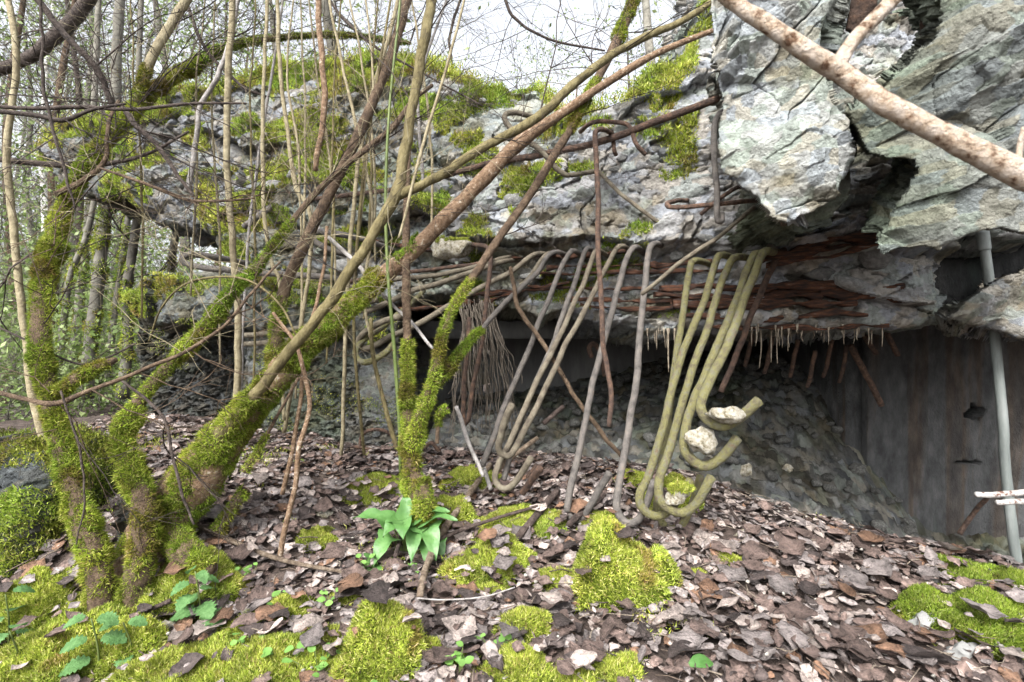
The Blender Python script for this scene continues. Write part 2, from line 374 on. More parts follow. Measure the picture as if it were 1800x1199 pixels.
def rock_mass(name, poly, yfun, res, back, relief, colfun, edge=.06, jag=.03, skirt=8, seed=0, taper=0., shift=(0, 0), rough=1.):
    """front relief inside an outline in the (X, Z) plane, sides running back along Y by `back` metres"""
    poly = np.asarray(poly); lo, hi = poly.min(0)-.03, poly.max(0)+.03
    xs = np.arange(lo[0], hi[0], res); zs = np.arange(lo[1], hi[1], res); X, Z = np.meshgrid(xs, zs)
    wx = X+jag*fbm(X, Z, s=7, o=5, seed=seed+1); wz = Z+jag*fbm(X, Z, s=7, o=5, seed=seed+2)
    d = poly_dist(wx, wz, poly); ins = d > 0
    cell = ins[:-1, :-1] & ins[1:, :-1] & ins[:-1, 1:] & ins[1:, 1:]
    h, ids = relief(X, Z); k = np.clip(d/edge, 0, 1)
    Y = yfun(X, Z)-h*(.35+.65*k)+edge*(1-np.sqrt(np.clip(1-(1-k)**2, 0, 1)))
    # small sideways shift so that steps overhang and do not follow the grid
    X2 = X+res*.8*fbm(X, Z, s=60, o=2, seed=seed+8); Z2 = Z+res*.8*fbm(X, Z, s=60, o=2, seed=seed+9)
    ny, nx = X.shape; idx = -np.ones(ny*nx, int)
    f = grid_faces(ny, nx)[cell.ravel()]; used = np.unique(f); idx[used] = np.arange(len(used))
    V = np.stack([X2, Y, Z2], -1).reshape(-1, 3)[used]; F = idx[f][:, ::1]
    # boundary edges -> skirts running back
    E = np.concatenate([F[:, [0, 1]], F[:, [1, 2]], F[:, [2, 3]], F[:, [3, 0]]]); key = np.sort(E, 1); key = key[:, 0]*len(V)+key[:, 1]
    _, inv, cnt = np.unique(key, return_inverse=True, return_counts=True); bE = E[cnt[inv] == 1]
    bv = np.unique(bE); m = -np.ones(len(V), int); m[bv] = np.arange(len(bv)); base = V[bv]; c0 = base.mean(0)
    gz, gxx = np.gradient(poly_dist(X, Z, poly), res); on = np.stack([-gxx, -gz], -1).reshape(-1, 2)[used][bv]; on /= np.linalg.norm(on, axis=1)[:, None]+1e-9
    skirt = max(4, min(int(back/.018), 46)); rings = [base]; t = np.linspace(0, 1, skirt+1)[1:]**1.25
    for tt in t:
        q = base.copy(); q[:, 1] = q[:, 1]+back*tt; ar = q[:, 0]*.75+q[:, 2]*.65
        h1, _ = facets(ar, q[:, 1], .16, .11, seed+20, .07, .05, .1, .02); h2, _ = facets(ar, q[:, 1], .05, .035, seed+21, .02, .015, .15, .006)
        a = (h1+h2)*rough*min(1, tt*5); q[:, 0] += on[:, 0]*a+shift[0]*back*tt; q[:, 2] += on[:, 1]*a+shift[1]*back*tt
        if taper: q[:, [0, 2]] = q[:, [0, 2]]*(1-taper*tt)+c0[[0, 2]]*taper*tt
        rings.append(q)
    nV = len(V); V2 = np.vstack([V]+rings[1:]); Q = [F]
    prev = bv; nb = len(bv)
    for i in range(len(t)):
        cur = nV+i*nb+np.arange(nb); a, b = m[bE[:, 0]], m[bE[:, 1]]
        Q.append(np.stack([prev[b], prev[a], cur[a], cur[b]], 1)); prev = cur
    col = np.asarray(colfun(X, Z, ids)).reshape(-1, 3)[used]; col = np.vstack([col]+[col[bv]]*len(t))
    me = mesh(name, V2, np.concatenate(Q), col)
    return me, dict(V=V, d=d.ravel()[used], nb=base, rings=rings)

YFp = [0, 50, 400, 650, 900, 1150, 1340, 1600, 1900, 2200]; YFv = [3.9, 3.7, 3.35, 3.0, 2.7, 2.4, 2.12, 2.0, 1.95, 1.9]
def Yf(px): return np.interp(px, YFp, YFv)
_px = np.linspace(0, 2200, 800); _X = (_px-900)/900*Yf(_px)
def px_of(X): return np.interp(X, _X, _px)
def outl(pts, yf=Yf):
    return np.array([((a-900)/900*yf(a), H-(b-600)/900*yf(a)) for a, b in pts])

def col_of(base, vary=.16, tint=((1, 1, 1), (1.06, 1.0, .9), (.93, 1.0, .95), (.92, .97, 1.05)), seed=0, algae=.0):
    base = np.array(base); tint = np.array(tint)
    def f(X, Z, ids):
        r = u01(hsh(ids, np.int64(33))); ti = (u01(hsh(ids, np.int64(34)))*len(tint)).astype(int).clip(0, len(tint)-1)
        c = base*(1+vary*(r*2-1))[..., None]*tint[ti]
        n = sstep(.1, .7, fbm(X, Z, s=2.2, o=4, seed=seed+60))[..., None]*algae
        n2 = sstep(.2, .8, fbm(X, Z, s=5, o=4, seed=seed+61))[..., None]
        c = c*(1-n)+c*np.array((.74, .84, .62))*n
        return c*(1-.4*n2*np.array((.9, 1, 1.25)))
    return f

bunker = empty('bunker_ruin', 'blown-up concrete bunker with broken grey slab roof and bent steel bars', 'ruin')

def slab_y(X, Z):
    px = px_of(X); y0 = Yf(px); py = 600+(H-Z)/y0*900
    up = np.clip((430-py)/350, 0, 1.3); low = sstep(425, 450, py+8*fbm(X, Z, s=4, o=3, seed=3))*sstep(560, 640, px)
    return y0+.32*up**1.7+.11*low-.05*sstep(500, 570, py)*low+.05*fbm(X, Z, s=1.6, o=3, seed=5)
def slab_relief(X, Z):
    a, i1 = facets(X, Z, .48, .26, 11, .1, .09, .045, .06, rot=.12)
    b, i2 = facets(X, Z, .17, .1, 12, .03, .045, .05, .03, rot=.05)
    c, i3 = facets(X, Z, .06, .04, 13, .008, .014, .09, .01)
    k = sstep(-.3, .3, fbm(X, Z, s=3, o=2, seed=19))
    e = fbm(X, Z, s=30, o=4, seed=14)*.003
    return a+b+c*(.3+.7*k)+e, i3
OUT = [(55,268),(70,228),(120,198),(190,186),(240,178),(270,158),(330,140),(420,112),(470,92),(560,86),(640,76),(720,86),(790,110),(815,140),(900,150),(960,165),
       (990,195),(1060,180),(1130,150),(1190,110),(1230,40),(1260,-60),(1330,-260),(1500,-330),(2000,-330),(2000,395),(1720,420),(1712,500),(1690,572),(1620,588),(1560,585),(1400,580),(1300,585),
       (1200,580),(1150,597),(1100,570),(1000,553),(930,545),(860,522),(760,512),(700,522),(650,545),(560,530),(480,500),(420,470),(380,430),
       (350,402),(290,400),(235,368),(205,345),(165,342),(100,325)]
def Yse(px, py): return float(Yf(px))+.32*min(max((430-py)/350, 0), 1.3)**1.7
OUTL = np.array([((a-900)/900*Yse(a, b), H-(b-600)/900*Yse(a, b)) for a, b in OUT])
me, slabI = rock_mass('roof_slab', OUTL, slab_y, .0052, 1.3, slab_relief, lambda X, Z, ids: col_of((.29, .292, .296), .18, seed=1, algae=.42)(X, Z, ids)*np.interp(px_of(X)+120*fbm(X, Z, s=2, o=3, seed=15), [250, 900], [.5, 1.])[..., None], edge=.07, jag=.035, seed=1)  # colour falls off towards the left end: shade under the trees, painted in
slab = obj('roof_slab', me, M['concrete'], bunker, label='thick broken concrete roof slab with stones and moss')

# near block on the right: two hanging masses
BP = [1200, 1250, 1400, 1560, 1700, 1900]; BV = [1.62, 1.55, 1.42, 1.4, 1.25, 1.15]
def Yb(px): return np.interp(px, BP, BV)
_pb = np.linspace(1100, 2300, 500); _Xb = (_pb-900)/900*Yb(_pb)
def blk_y(off, rec=None):
    def f(X, Z):
        px = np.interp(X, _Xb, _pb); y0 = Yb(px)+off; py = 600+(H-Z)/y0*900
        return y0+.06*fbm(X, Z, s=2.5, o=3, seed=int(7+off*100))+.1*np.clip((py-250)/180, 0, 1)**2
    return f
def blk_relief(sd):
    def f(X, Z):
        a, i1 = facets(X, Z, .22, .2, sd, .035, .075, .03, .03, rot=-.5, warp=.13)
        b, i2 = facets(X, Z, .09, .08, sd+1, .022, .042, .04, .016, rot=.3, warp=.16)
        c, i3 = facets(X, Z, .038, .03, sd+2, .005, .012, .07, .005, warp=.2)
        k = sstep(-.15, .35, fbm(X, Z, s=5, o=3, seed=sd+5))
        return a+b*(.25+.75*k)+c*(.35+.65*k)+fbm(X, Z, s=40, o=4, seed=sd+6)*.0018, i3
    return f
B1 = [(1255,-80),(1262,60),(1258,100),(1272,160),(1270,230),(1275,290),(1300,310),(1340,345),(1385,380),(1410,388),(1440,372),(1475,355),(1500,330),(1520,260),(1515,200),(1480,130),(1470,60),(1480,-80)]
me, _ = rock_mass('hanging_block', outl(B1, Yb), blk_y(0), .0025, .45, blk_relief(31), col_of((.31, .32, .314), .2, seed=21, algae=.3), edge=.02, jag=.014, seed=21, shift=(.6, .45))
blk1 = obj('hanging_block', me, M['concrete'], bunker, label='pale jagged concrete block hanging beside the beige branch')
B2 = [(1615,440),(1605,390),(1600,330),(1625,270),(1580,265),(1545,240),(1520,180),(1560,150),(1600,110),(1640,60),(1650,-80),(2000,-80),(2000,370),(1800,395),(1750,420),(1720,440),(1660,425)]
me, _ = rock_mass('hanging_block', outl(B2, Yb), blk_y(.05), .0025, .5, blk_relief(41), col_of((.19, .2, .188), .22, seed=22, algae=.6), edge=.02, jag=.014, seed=22, shift=(.72, .45))
blk2 = obj('hanging_block', me, M['concrete'], bunker, label='greenish cracked concrete block hanging in the top corner')
B3 = [(1430,-80),(1665,-80),(1650,60),(1640,150),(1560,165),(1490,150),(1465,60)]
me, b3I = rock_mass('hanging_block', outl(B3, Yb), blk_y(.3), .004, .4, blk_relief(51), col_of((.2, .21, .2), .2, seed=23, algae=.5), edge=.03, jag=.02, seed=23)
blk3 = obj('hanging_block', me, M['concrete'], bunker)
B4 = [(1500,150),(1660,150),(1680,330),(1600,350),(1520,330),(1490,260)]
me, _ = rock_mass('hanging_block', outl(B4, Yb), blk_y(.32), .004, .4, blk_relief(61), col_of((.18, .195, .18), .2, seed=24, algae=.6), edge=.03, jag=.02, seed=24)
obj('hanging_block', me, M['concrete'], bunker)
Yc = lambda px: np.full(np.shape(px), 1.85)+0*np.asarray(px, float)
B5 = [(1648,565),(1690,520),(1740,490),(1800,470),(2000,440),(2000,640),(1800,603),(1740,580),(1700,570)]
me, _ = rock_mass('hanging_block', outl(B5, Yc), lambda X, Z: 1.8+.05*fbm(X, Z, s=3, o=3, seed=9), .0035, .5, lambda X, Z: (lambda q: (q[0]*.45, q[1]))(blk_relief(71)(X, Z)), col_of((.27, .275, .275), .12, seed=25), edge=.03, jag=.012, seed=25, shift=(.75, .0))
obj('hanging_block', me, M['concrete'], bunker, label='pale wedge of broken concrete behind the steel pole')
# left fallen slab under the roof
FS = [(212,520),(235,488),(300,482),(380,478),(470,492),(560,505),(640,520),(672,560),(690,600),(660,615),(600,600),(520,590),(430,585),(330,572),(240,570),(215,548)]
Yl = lambda px: np.interp(px, [200, 700], [3.25, 2.95])
_pl = np.linspace(100, 800, 200); _Xl = (_pl-900)/900*Yl(_pl)
me, fsI = rock_mass('lower_slab', outl(FS, Yl), lambda X, Z: Yl(np.interp(X, _Xl, _pl))+.05*fbm(X, Z, s=2, o=3, seed=6), .0055, 1.2, slab_relief, col_of((.115, .12, .113), .25, seed=26, algae=.7), edge=.09, jag=.03, seed=26)
lowslab = obj('lower_slab', me, M['concrete'], bunker, label='mossy lower concrete layer under the roof slab')
# supporting wall left of the chamber
PW = [(238,560),(700,560),(705,700),(700,840),(560,850),(455,840),(330,820),(250,800),(242,740),(255,680),(236,620)]
Yp = lambda px: np.interp(px, [200, 420, 440, 700], [3.75, 3.65, 3.25, 3.1])
_pp = np.linspace(100, 800, 400); _Xp = (_pp-900)/900*Yp(_pp)
def pw_rel(X, Z):
    a, i = facets(X, Z, .3, .3, 81, .02, .02, .04, .01); b, j = facets(X, Z, .05, .035, 82, .03, .03, .2, .01)
    px = np.interp(X, _Xp, _pp); k = np.maximum(sstep(.15, -.35, fbm(X, Z, s=2.5, o=3, seed=83)+(Z-.75)*1.6), sstep(470, 400, px)*1.6)
    return a+b*k+fbm(X, Z, s=40, o=3, seed=84)*.003, j
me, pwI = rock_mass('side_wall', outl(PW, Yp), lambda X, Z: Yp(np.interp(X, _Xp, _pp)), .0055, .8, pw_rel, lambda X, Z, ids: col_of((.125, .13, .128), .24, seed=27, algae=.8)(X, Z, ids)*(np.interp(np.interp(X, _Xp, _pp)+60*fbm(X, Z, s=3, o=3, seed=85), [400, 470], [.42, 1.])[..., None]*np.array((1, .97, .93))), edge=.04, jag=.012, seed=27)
pwall = obj('side_wall', me, M['concrete'], bunker, label='weathered concrete wall under the slab with grey and mossy patches')

def box_v(a, b):
    a, b = np.array(a, float), np.array(b, float)
    V = np.array([(x, y, z) for x in (a[0], b[0]) for y in (a[1], b[1]) for z in (a[2], b[2])])
    Q = [(0,1,3,2),(4,6,7,5),(0,4,5,1),(2,3,7,6),(0,2,6,4),(1,5,7,3)]
    return V, Q
# chamber: back wall with an opening, stained right wall, hidden roof behind
def wall_panel(name, x0, x1, y, z0, z1, th=.18, res=.03, holes=(), m='smooth', label=None, skew=0., seed=0):
    xs = np.arange(x0, x1+res, res); zs = np.arange(z0, z1+res, res); X, Z = np.meshgrid(xs, zs)
    Y = y+skew*(X-x0)+.01*fbm(X, Z, s=2, o=4, seed=seed)
    f = grid_faces(*X.shape); cx, cz = X.ravel()[f].mean(1), Z.ravel()[f].mean(1); keep = np.ones(len(f), bool)
    for (a, b, c, d) in holes: keep &= np.hypot((cx-(a+b)/2)/((b-a)/2), (cz-(c+d)/2)/((d-c)/2))+.5*fbm(cx, cz, s=22, o=2, seed=seed) > 1
    f = f[keep]; V = np.stack([X, Y, Z], -1).reshape(-1, 3); n = len(V); V2 = V.copy(); V2[:, 1] += th
    E = np.concatenate([f[:, [0, 1]], f[:, [1, 2]], f[:, [2, 3]], f[:, [3, 0]]]); k = np.sort(E, 1); k = k[:, 0]*n+k[:, 1]
    _, inv, c = np.unique(k, return_inverse=True, return_counts=True); bE = E[c[inv] == 1]
    q = np.stack([bE[:, 1], bE[:, 0], bE[:, 0]+n, bE[:, 1]+n], 1)
    return obj(name, mesh(name, np.vstack([V, V2]), np.concatenate([f, f[:, ::-1]+n, q]), smooth=False), M[m], bunker, label=label)
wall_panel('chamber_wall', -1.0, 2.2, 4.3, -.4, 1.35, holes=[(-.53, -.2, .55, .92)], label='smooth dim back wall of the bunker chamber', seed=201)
stained = mat('stained_concrete', [(.03, .031, .032), (.06, .062, .063), (.1, .101, .1)], 9, .85, .9, 60, stretch=(2, 2, .8))
n_, l_ = stained.node_tree.nodes, stained.node_tree.links
tc = n_.new('ShaderNodeTexCoord'); mp = n_.new('ShaderNodeMapping'); mp.inputs['Scale'].default_value = (5.5, 5.5, .35); l_.new(tc.outputs['Object'], mp.inputs[0])
no = n_.new('ShaderNodeTexNoise'); no.inputs['Scale'].default_value = 1.; no.inputs['Detail'].default_value = 5; l_.new(mp.outputs[0], no.inputs['Vector'])
rp = n_.new('ShaderNodeValToRGB'); e = rp.color_ramp.elements
for ps, c in ((.36, (.33, .5, .42)), (.44, (1, 1, 1))): (e[0] if ps == .36 else e[1]).position = ps; (e[0] if ps == .36 else e[1]).color = (*c, 1)
for ps, c in ((.56, (1, 1, 1)), (.62, (.85, .5, .26)), (.7, (.6, .48, .4))): x_ = e.new(ps); x_.color = (*c, 1)
l_.new(no.outputs[0], rp.inputs[0]); mx = n_.new('ShaderNodeMix'); mx.data_type = 'RGBA'; mx.blend_type = 'MULTIPLY'; mx.inputs[0].default_value = .6
bs = n_['Principled BSDF']; src = bs.inputs['Base Color'].links[0].from_socket
l_.new(src, mx.inputs[6]); l_.new(rp.outputs[0], mx.inputs[7]); l_.new(mx.outputs[2], bs.inputs['Base Color'])
M['stained'] = stained
h1 = P(1720, 725, 3.0); h2 = P(1715, 815, 3.0)
wall_panel('chamber_wall', 2.15, 4.2, 3.1, -.6, 1.4, m='stained', skew=-.12, res=.012, holes=[(h1[0]-.055, h1[0]+.055, h1[2]-.045, h1[2]+.035), (h2[0]-.06, h2[0]+.08, h2[2]-.02, h2[2]+.015)],
           label='grey chamber wall streaked with green and rust stains', seed=202)
V, Q = box_v((2.05, 3.14, -.6), (2.145, 4.3, 1.35)); b = MB(); b.add(V, Q); obj('chamber_wall', b.me('w', col=False), M['stained'], bunker)
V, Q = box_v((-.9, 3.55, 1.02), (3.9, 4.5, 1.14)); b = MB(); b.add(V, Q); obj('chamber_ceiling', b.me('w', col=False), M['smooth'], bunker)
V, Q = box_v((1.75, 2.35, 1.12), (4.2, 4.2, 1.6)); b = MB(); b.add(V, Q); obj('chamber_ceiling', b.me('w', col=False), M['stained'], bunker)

# rubble slope inside
RP = [(760,800,2.95),(800,770,3.3),(900,715,3.9),(1000,680,4.2),(1100,655,4.2),(1300,625,4.0),(1430,650,3.7),(1490,700,3.45),(1545,790,3.2),(1565,900,2.8),(1300,868,2.5),(1100,835,2.62),(900,815,2.8),
      (1450,935,2.3),(1620,985,2.6),(1720,985,2.75),(1800,990,2.4),(1650,960,3.0),(1600,930,3.05),(1900,1000,2.6)]
RF = tps_fit([tuple(P(*r_)) for r_ in RP])
xs = np.arange(-.55, 3.4, .011); ys = np.arange(2.15, 4.3, .011); X, Y = np.meshgrid(xs, ys)
RZ = lambda x, y: tps(RF, x, y)
a, i1 = facets(X, Y, .14, .12, 91, .05, .05, .15, .02); b_, i2 = facets(X, Y, .05, .045, 92, .02, .02, .2, .008)
Z = RZ(X, Y)+a*.6+b_+fbm(X, Y, s=40, o=3, seed=93)*.005-.01
Zg = G(X, Y); keepv = (Z > Zg-.08)
f = grid_faces(*X.shape); f = f[keepv.ravel()[f].all(1)]
used = np.unique(f); ix = -np.ones(X.size, int); ix[used] = np.arange(len(used))
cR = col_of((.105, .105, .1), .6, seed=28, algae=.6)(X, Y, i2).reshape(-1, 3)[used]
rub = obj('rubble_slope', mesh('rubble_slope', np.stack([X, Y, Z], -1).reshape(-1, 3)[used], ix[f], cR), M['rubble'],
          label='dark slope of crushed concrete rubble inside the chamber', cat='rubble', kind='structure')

# stones set in the slab face
def slab_front(px, py):
    X, Z = (px-900)/900*Yf(px), H-(py-600)/900*Yf(px)
    x, z = np.array([X]), np.array([Z]); h, _ = slab_relief(x, z); return np.array((X, float(slab_y(x, z)[0]-h[0]), Z))
def put_stone(parent, p, s, me, r=None, sq=(1, 1, 1)):
    o = bpy.data.objects.new('stone', me); COL.objects.link(o); o.parent = parent; o.location = p
    r = r or rng; o.rotation_euler = r.uniform(-.5, .5, 3)+np.array((0, 0, r.uniform(0, 6))) if sq == (1, 1, 1) else r.uniform(-.3, .3, 3)
    o.scale = (s*sq[0], s*sq[1], s*sq[2]); return o
for (px, py, wpx, hpx) in [(800,440,72,54),(935,412,70,52),(905,352,58,44),(1372,408,90,50),(1030,352,60,46),(600,465,60,40),(1000,170,50,40),(690,450,60,44),
                           (1430,300,60,36),(1205,440,40,40),(700,250,70,50),(520,300,70,44),(560,440,60,44),(1180,300,70,40),(1290,430,60,30),(1340,440,50,26),
                           (1500,500,90,44),(1460,480,70,40),(1560,450,80,60),(1240,420,44,30),(860,400,50,40),(760,330,60,40),(470,330,80,46),(380,250,80,50)]:
    p = slab_front(px, py); Y = Yf(px); o = put_stone(slab, p+np.array((0, .01, 0)), 1, ST_ME[rng.integers(6)], sq=(wpx/1800*Y*1.15, wpx/1800*Y*.7, hpx/1800*Y*1.2))
for i in range(80):
    px = rng.uniform(130, 1420); py = rng.uniform(120, 560)
    X, Z = (px-900)/900*Yf(px), H-(py-600)/900*Yf(px)
    if poly_dist(np.array([X]), np.array([Z]), OUTL)[0] < .07: continue
    p = slab_front(px, py); s = rng.uniform(.02, .05)
    put_stone(slab, p, 1, ST_ME[rng.integers(6)], sq=(s*1.5, s*.6, s*.8))
# rubble stones
for i in range(210):
    px = rng.uniform(800, 1800); py = rng.uniform(640, 980)
    x = rng.uniform(-.4, 2.6); y = rng.uniform(2.5, 4.1); z = float(RZ(x, y)); zg = float(G(x, y))
    if z < zg-.05: continue
    s = rng.uniform(.02, .055)*(1.4 if rng.random() < .15 else 1); put_stone(rub, (x, y, z+s*.15), s, ST_DARK[rng.integers(6)])
# moss on the slab: patches on the top edge, ledges and skirt
def patch_moss(I, patches, dens_m, ln, wd, Yfun, top=None, nmax=60000, thr=0.):
    V = I['V']; px = 900+900*V[:, 0]/V[:, 1]; py = 600+(H-V[:, 2])/V[:, 1]*900; m = np.zeros(len(V))
    for (cx, cy, rx, ry) in patches: m = np.maximum(m, 1.2-np.hypot((px-cx)/rx, (py-cy)/ry))
    if top is not None:
        ty = np.interp(px, [a for a, b in top], [b for a, b in top]); m = np.maximum(m, 1.25-(py-ty)/52)
    m = m+1.2*fbm(V[:, 0], V[:, 1]*.5, V[:, 2]*1.6, s=5, o=4, seed=55)-.45
    m = m-2*((px > 1225) & (px < 1450) & (py > 60) | (px > 1300) & (Yfun is Yf))
    ok = np.where(m > thr)[0]; n = min(nmax, len(ok)*dens_m); i = ok[rng.integers(0, len(ok), n)]
    q = V[i]+rng.normal(0, .004, (n, 3)); nn = np.tile((0, -.8, .6), (n, 1))
    q += nn*np.clip(m[i], 0, .6)[:, None]*.03*rng.uniform(.2, 1, (n, 1))
    return blades(q, nn, ln, wd, up=.3)
TOP = [(a, b) for a, b in OUT[:21]]
SP = [(640,150,120,70),(520,130,130,50),(700,110,110,50),(560,190,90,45),(480,230,70,40),(610,220,60,36),(780,190,60,30),(800,170,70,30),(880,175,60,30),(960,190,60,40),(990,215,60,26),
      (1100,185,70,40),(1140,170,60,60),(1060,215,60,30),(920,325,36,15),(755,360,45,26),(800,418,36,18),(470,370,70,30),(410,440,40,24),(560,250,70,40),(540,300,50,26),(330,240,40,24),(280,270,30,30),
      (470,300,40,40),(650,300,40,20),(560,420,40,15),(430,380,40,30),(850,300,40,20),(1240,40,24,20),(1205,420,14,18),(240,210,60,20),(600,375,50,14),(440,440,30,20),(730,260,40,20)]
moss_obj('moss', [patch_moss(slabI, SP, 5, .022, .006, Yf, top=[t_ for t_ in TOP if t_[0] < 1185]+[(1190, 108), (1215, 90), (1260, 60), (1300, -200)], nmax=190000)], slab)
moss_obj('moss', [patch_moss(b3I, [(1570,100,46,40),(1530,80,40,26)], 3, .014, .004, Yb, nmax=16000, thr=-.1)], blk3)
# moss lying on top of the slab roof (first rings of the skirt)
ring = np.concatenate([slabI['rings'][k] for k in (0, 1, 2, 3)]); c = ring[:, 2] > np.interp(px_of(ring[:, 0]), [p[0] for p in TOP], [H-(p[1]-600)/900*Yse(*p) for p in TOP])-.12
ring = ring[c & (px_of(ring[:, 0]) < 1250)]; i = rng.integers(0, len(ring), 52000); q = ring[i]+rng.normal(0, .03, (52000, 3))*np.array((1, 2, .5)); q = q[fbm(q[:, 0], q[:, 1], s=4, o=3, seed=57) > -.35]
moss_obj('moss', [blades(q, np.tile((0, -.2, 1.), (len(q), 1)), .024, .006)], slab)
moss_obj('moss', [patch_moss(fsI, [(300,510,110,40),(240,540,50,40),(420,500,70,16)], 2, .018, .005, Yl, nmax=14000, thr=.1)], lowslab)
moss_obj('moss', [patch_moss(pwI, [(580,740,60,50),(520,800,80,30),(620,700,30,60)], 1, .012, .004, Yp, nmax=6000, thr=.15)], pwall)

# ------------------------------------------------------------------ bent reinforcing bars
def bar(pts, m, parent=bunker, k=10, n=None, name='reinforcing_bar', label=None, bump=.05, wmul=.94):
    A = WP(pts); A[:, 3] *= wmul; n = n or max(8, 7*len(pts)); C = resample(A, n)
    if n > 20: C[:, :3] += .006*np.stack([fbm(C[:, 2], C[:, 0]+q_*7.1, s=5, o=3, seed=int(pts[0][0]+pts[0][1])+q_) for q_ in range(3)], 1)*np.minimum(1, np.arange(n)/6)[:, None]
    V, Q, T = tube(C[:, :3], C[:, 3], k, bump=bump, seed=int(pts[0][0])); b = MB(); b.add(V, Q, T)
    return obj(name, b.me(name, smooth=True, col=False), M[m], parent, label=label)
def hookbar(top, pts, y0, y1, w0, w1, m, **k):
    """root inside the slab, then pts with depth and width interpolated along them"""
    a = np.array(pts, float); s = np.r_[0, np.cumsum(np.hypot(*np.diff(a, axis=0).T))]; s /= s[-1]
    L = [(p[0], p[1], y0+(y1-y0)*t, w0+(w1-w0)*t) for p, t in zip(pts, s)]
    return bar([(top[0], top[1], y0+.28, w0*.9)]+L, m, wmul=.75, **k)
hookbar((1405,450), [(1352,440),(1337,455),(1318,505),(1285,590),(1254,660),(1236,705),(1240,735),(1268,750),(1298,738),(1336,704)], 2.0, 1.62, 19, 27, 'bar_yellow', label='yellowish hooked bar whose end holds a lump of concrete')
hookbar((1370,455), [(1332,446),(1318,462),(1290,540),(1242,660),(1222,700),(1206,765),(1206,798),(1236,822),(1268,806),(1296,768)], 2.02, 1.7, 18, 26, 'bar_yellow', label='lichened hooked bar with flaking rust round a pale stone')
hookbar((1340,462), [(1296,452),(1280,470),(1255,540),(1217,655),(1172,800),(1156,850),(1162,885),(1194,902),(1222,884),(1250,838)], 2.05, 1.75, 17, 24, 'bar_yellow')
hookbar((1310,460), [(1272,449),(1256,466),(1232,540),(1192,650),(1142,825),(1125,868),(1131,894),(1152,908),(1180,896),(1212,842)], 2.1, 1.82, 17, 22, 'bar_yellow')
hookbar((1262,470), [(1222,458),(1212,480),(1202,550),(1185,655),(1172,760),(1158,860),(1156,902),(1172,926),(1196,924),(1210,900),(1232,838)], 2.15, 1.9, 16, 20, 'bar_yellow')
hookbar((1420,470), [(1385,440),(1352,480),(1325,540),(1290,640),(1268,690)], 2.1, 2.0, 16, 14, 'bar_rust')
hookbar((1180,440), [(1150,430),(1140,450),(1132,520),(1121,640),(1103,760),(1086,850),(1084,893),(1104,918),(1128,904),(1150,846)], 2.3, 1.85, 15, 20, 'bar_grey', label='long dark grey bar ending in a hook above the moss')
hookbar((1140,455), [(1120,436),(1104,455),(1086,506),(1049,648),(1022,770),(1004,850),(997,900)], 2.35, 2.0, 14, 17, 'bar_grey')
bar([(1000,905,2.0,14),(1010,915,2.0,14),(1030,900,1.98,14),(1070,830,1.95,15)], 'bar_grey')
hookbar((1120,455), [(1096,434),(1080,444),(1060,481),(1040,524),(973,648),(906,787),(884,800),(875,786),(886,745),(898,710)], 2.4, 1.95, 12, 17, 'bar_tan', label='pale bar folded back in a narrow hook')
hookbar((1085,460), [(1052,440),(1040,460),(1024,501),(976,604),(895,780),(878,812),(871,840),(884,858),(904,852),(934,805)], 2.42, 1.98, 12, 16, 'bar_tan')
hookbar((1065,462), [(1036,440),(1024,460),(1006,510),(979,582),(935,690),(900,791),(884,843)], 2.48, 2.1, 12, 14, 'bar_grey')
hookbar((1040,465), [(1010,442),(996,455),(979,486),(950,560),(934,604),(895,690),(868,767),(845,820)], 2.5, 2.2, 12, 15, 'bar_grey')
bar([(930,840,2.15,14),(945,820,2.12,14)], 'bar_rust'); bar([(918,868,2.1,13),(932,845,2.08,14),(950,822,2.06,14)], 'bar_rust')
hookbar((1010,455), [(980,444),(962,452),(942,482),(873,550),(843,587),(815,620)], 2.55, 2.25, 12, 13, 'bar_grey')
hookbar((1000,460), [(968,447),(950,460),(930,490),(880,545)], 2.6, 2.4, 11, 12, 'bar_tan')
hookbar((985,455), [(940,447),(895,479),(823,517),(724,574),(681,596),(652,612),(634,612),(627,603),(639,587),(670,567),(705,555)], 2.6, 2.3, 12, 15, 'bar_tan', label='long tan bar bent back in an open loop beside the mossy stump')
hookbar((930,458), [(882,462),(805,486),(724,513),(677,533),(645,547),(634,543),(640,534),(662,526)], 2.65, 2.45, 12, 14, 'bar_tan')
hookbar((920,450), [(886,455),(823,475),(738,488),(684,493),(604,507)], 2.68, 2.6, 11, 12, 'bar_tan')
hookbar((880,462), [(850,462),(814,468),(700,482),(602,496)], 2.72, 2.66, 9, 10, 'bar_rust')
bar([(745,512,2.7,9),(715,540,2.5,10),(680,570,2.42,11),(640,598,2.36,12),(626,616,2.33,12),(629,634,2.3,12),(650,638,2.3,12),(678,620,2.34,12),(690,605,2.4,11)], 'bar_yellow')
bar([(625,497,2.85,11),(540,485,2.8,12),(440,478,2.75,12),(345,470,2.72,12),(320,460,2.72,12),(330,450,2.74,12),(370,452,2.8,12),(420,462,2.95,12),(450,468,3.1,11)], 'bar_grey', label='dark bar curled in a loop out of the slab end')
bar([(690,440,2.95,10),(640,421,2.8,11),(580,408,2.75,12),(556,408,2.74,12),(553,422,2.73,12),(580,440,2.75,12),(625,452,2.85,11)], 'bar_grey')
bar([(428,400,3.0,13),(460,375,3.05,13),(505,345,3.3,12)], 'bar_grey')
bar([(430,590,2.9,10),(480,585,2.85,10),(560,568,2.85,9),(620,555,2.95,9)], 'bar_tan'); bar([(425,606,2.85,10),(500,600,2.82,10),(580,590,2.9,9)], 'bar_tan')
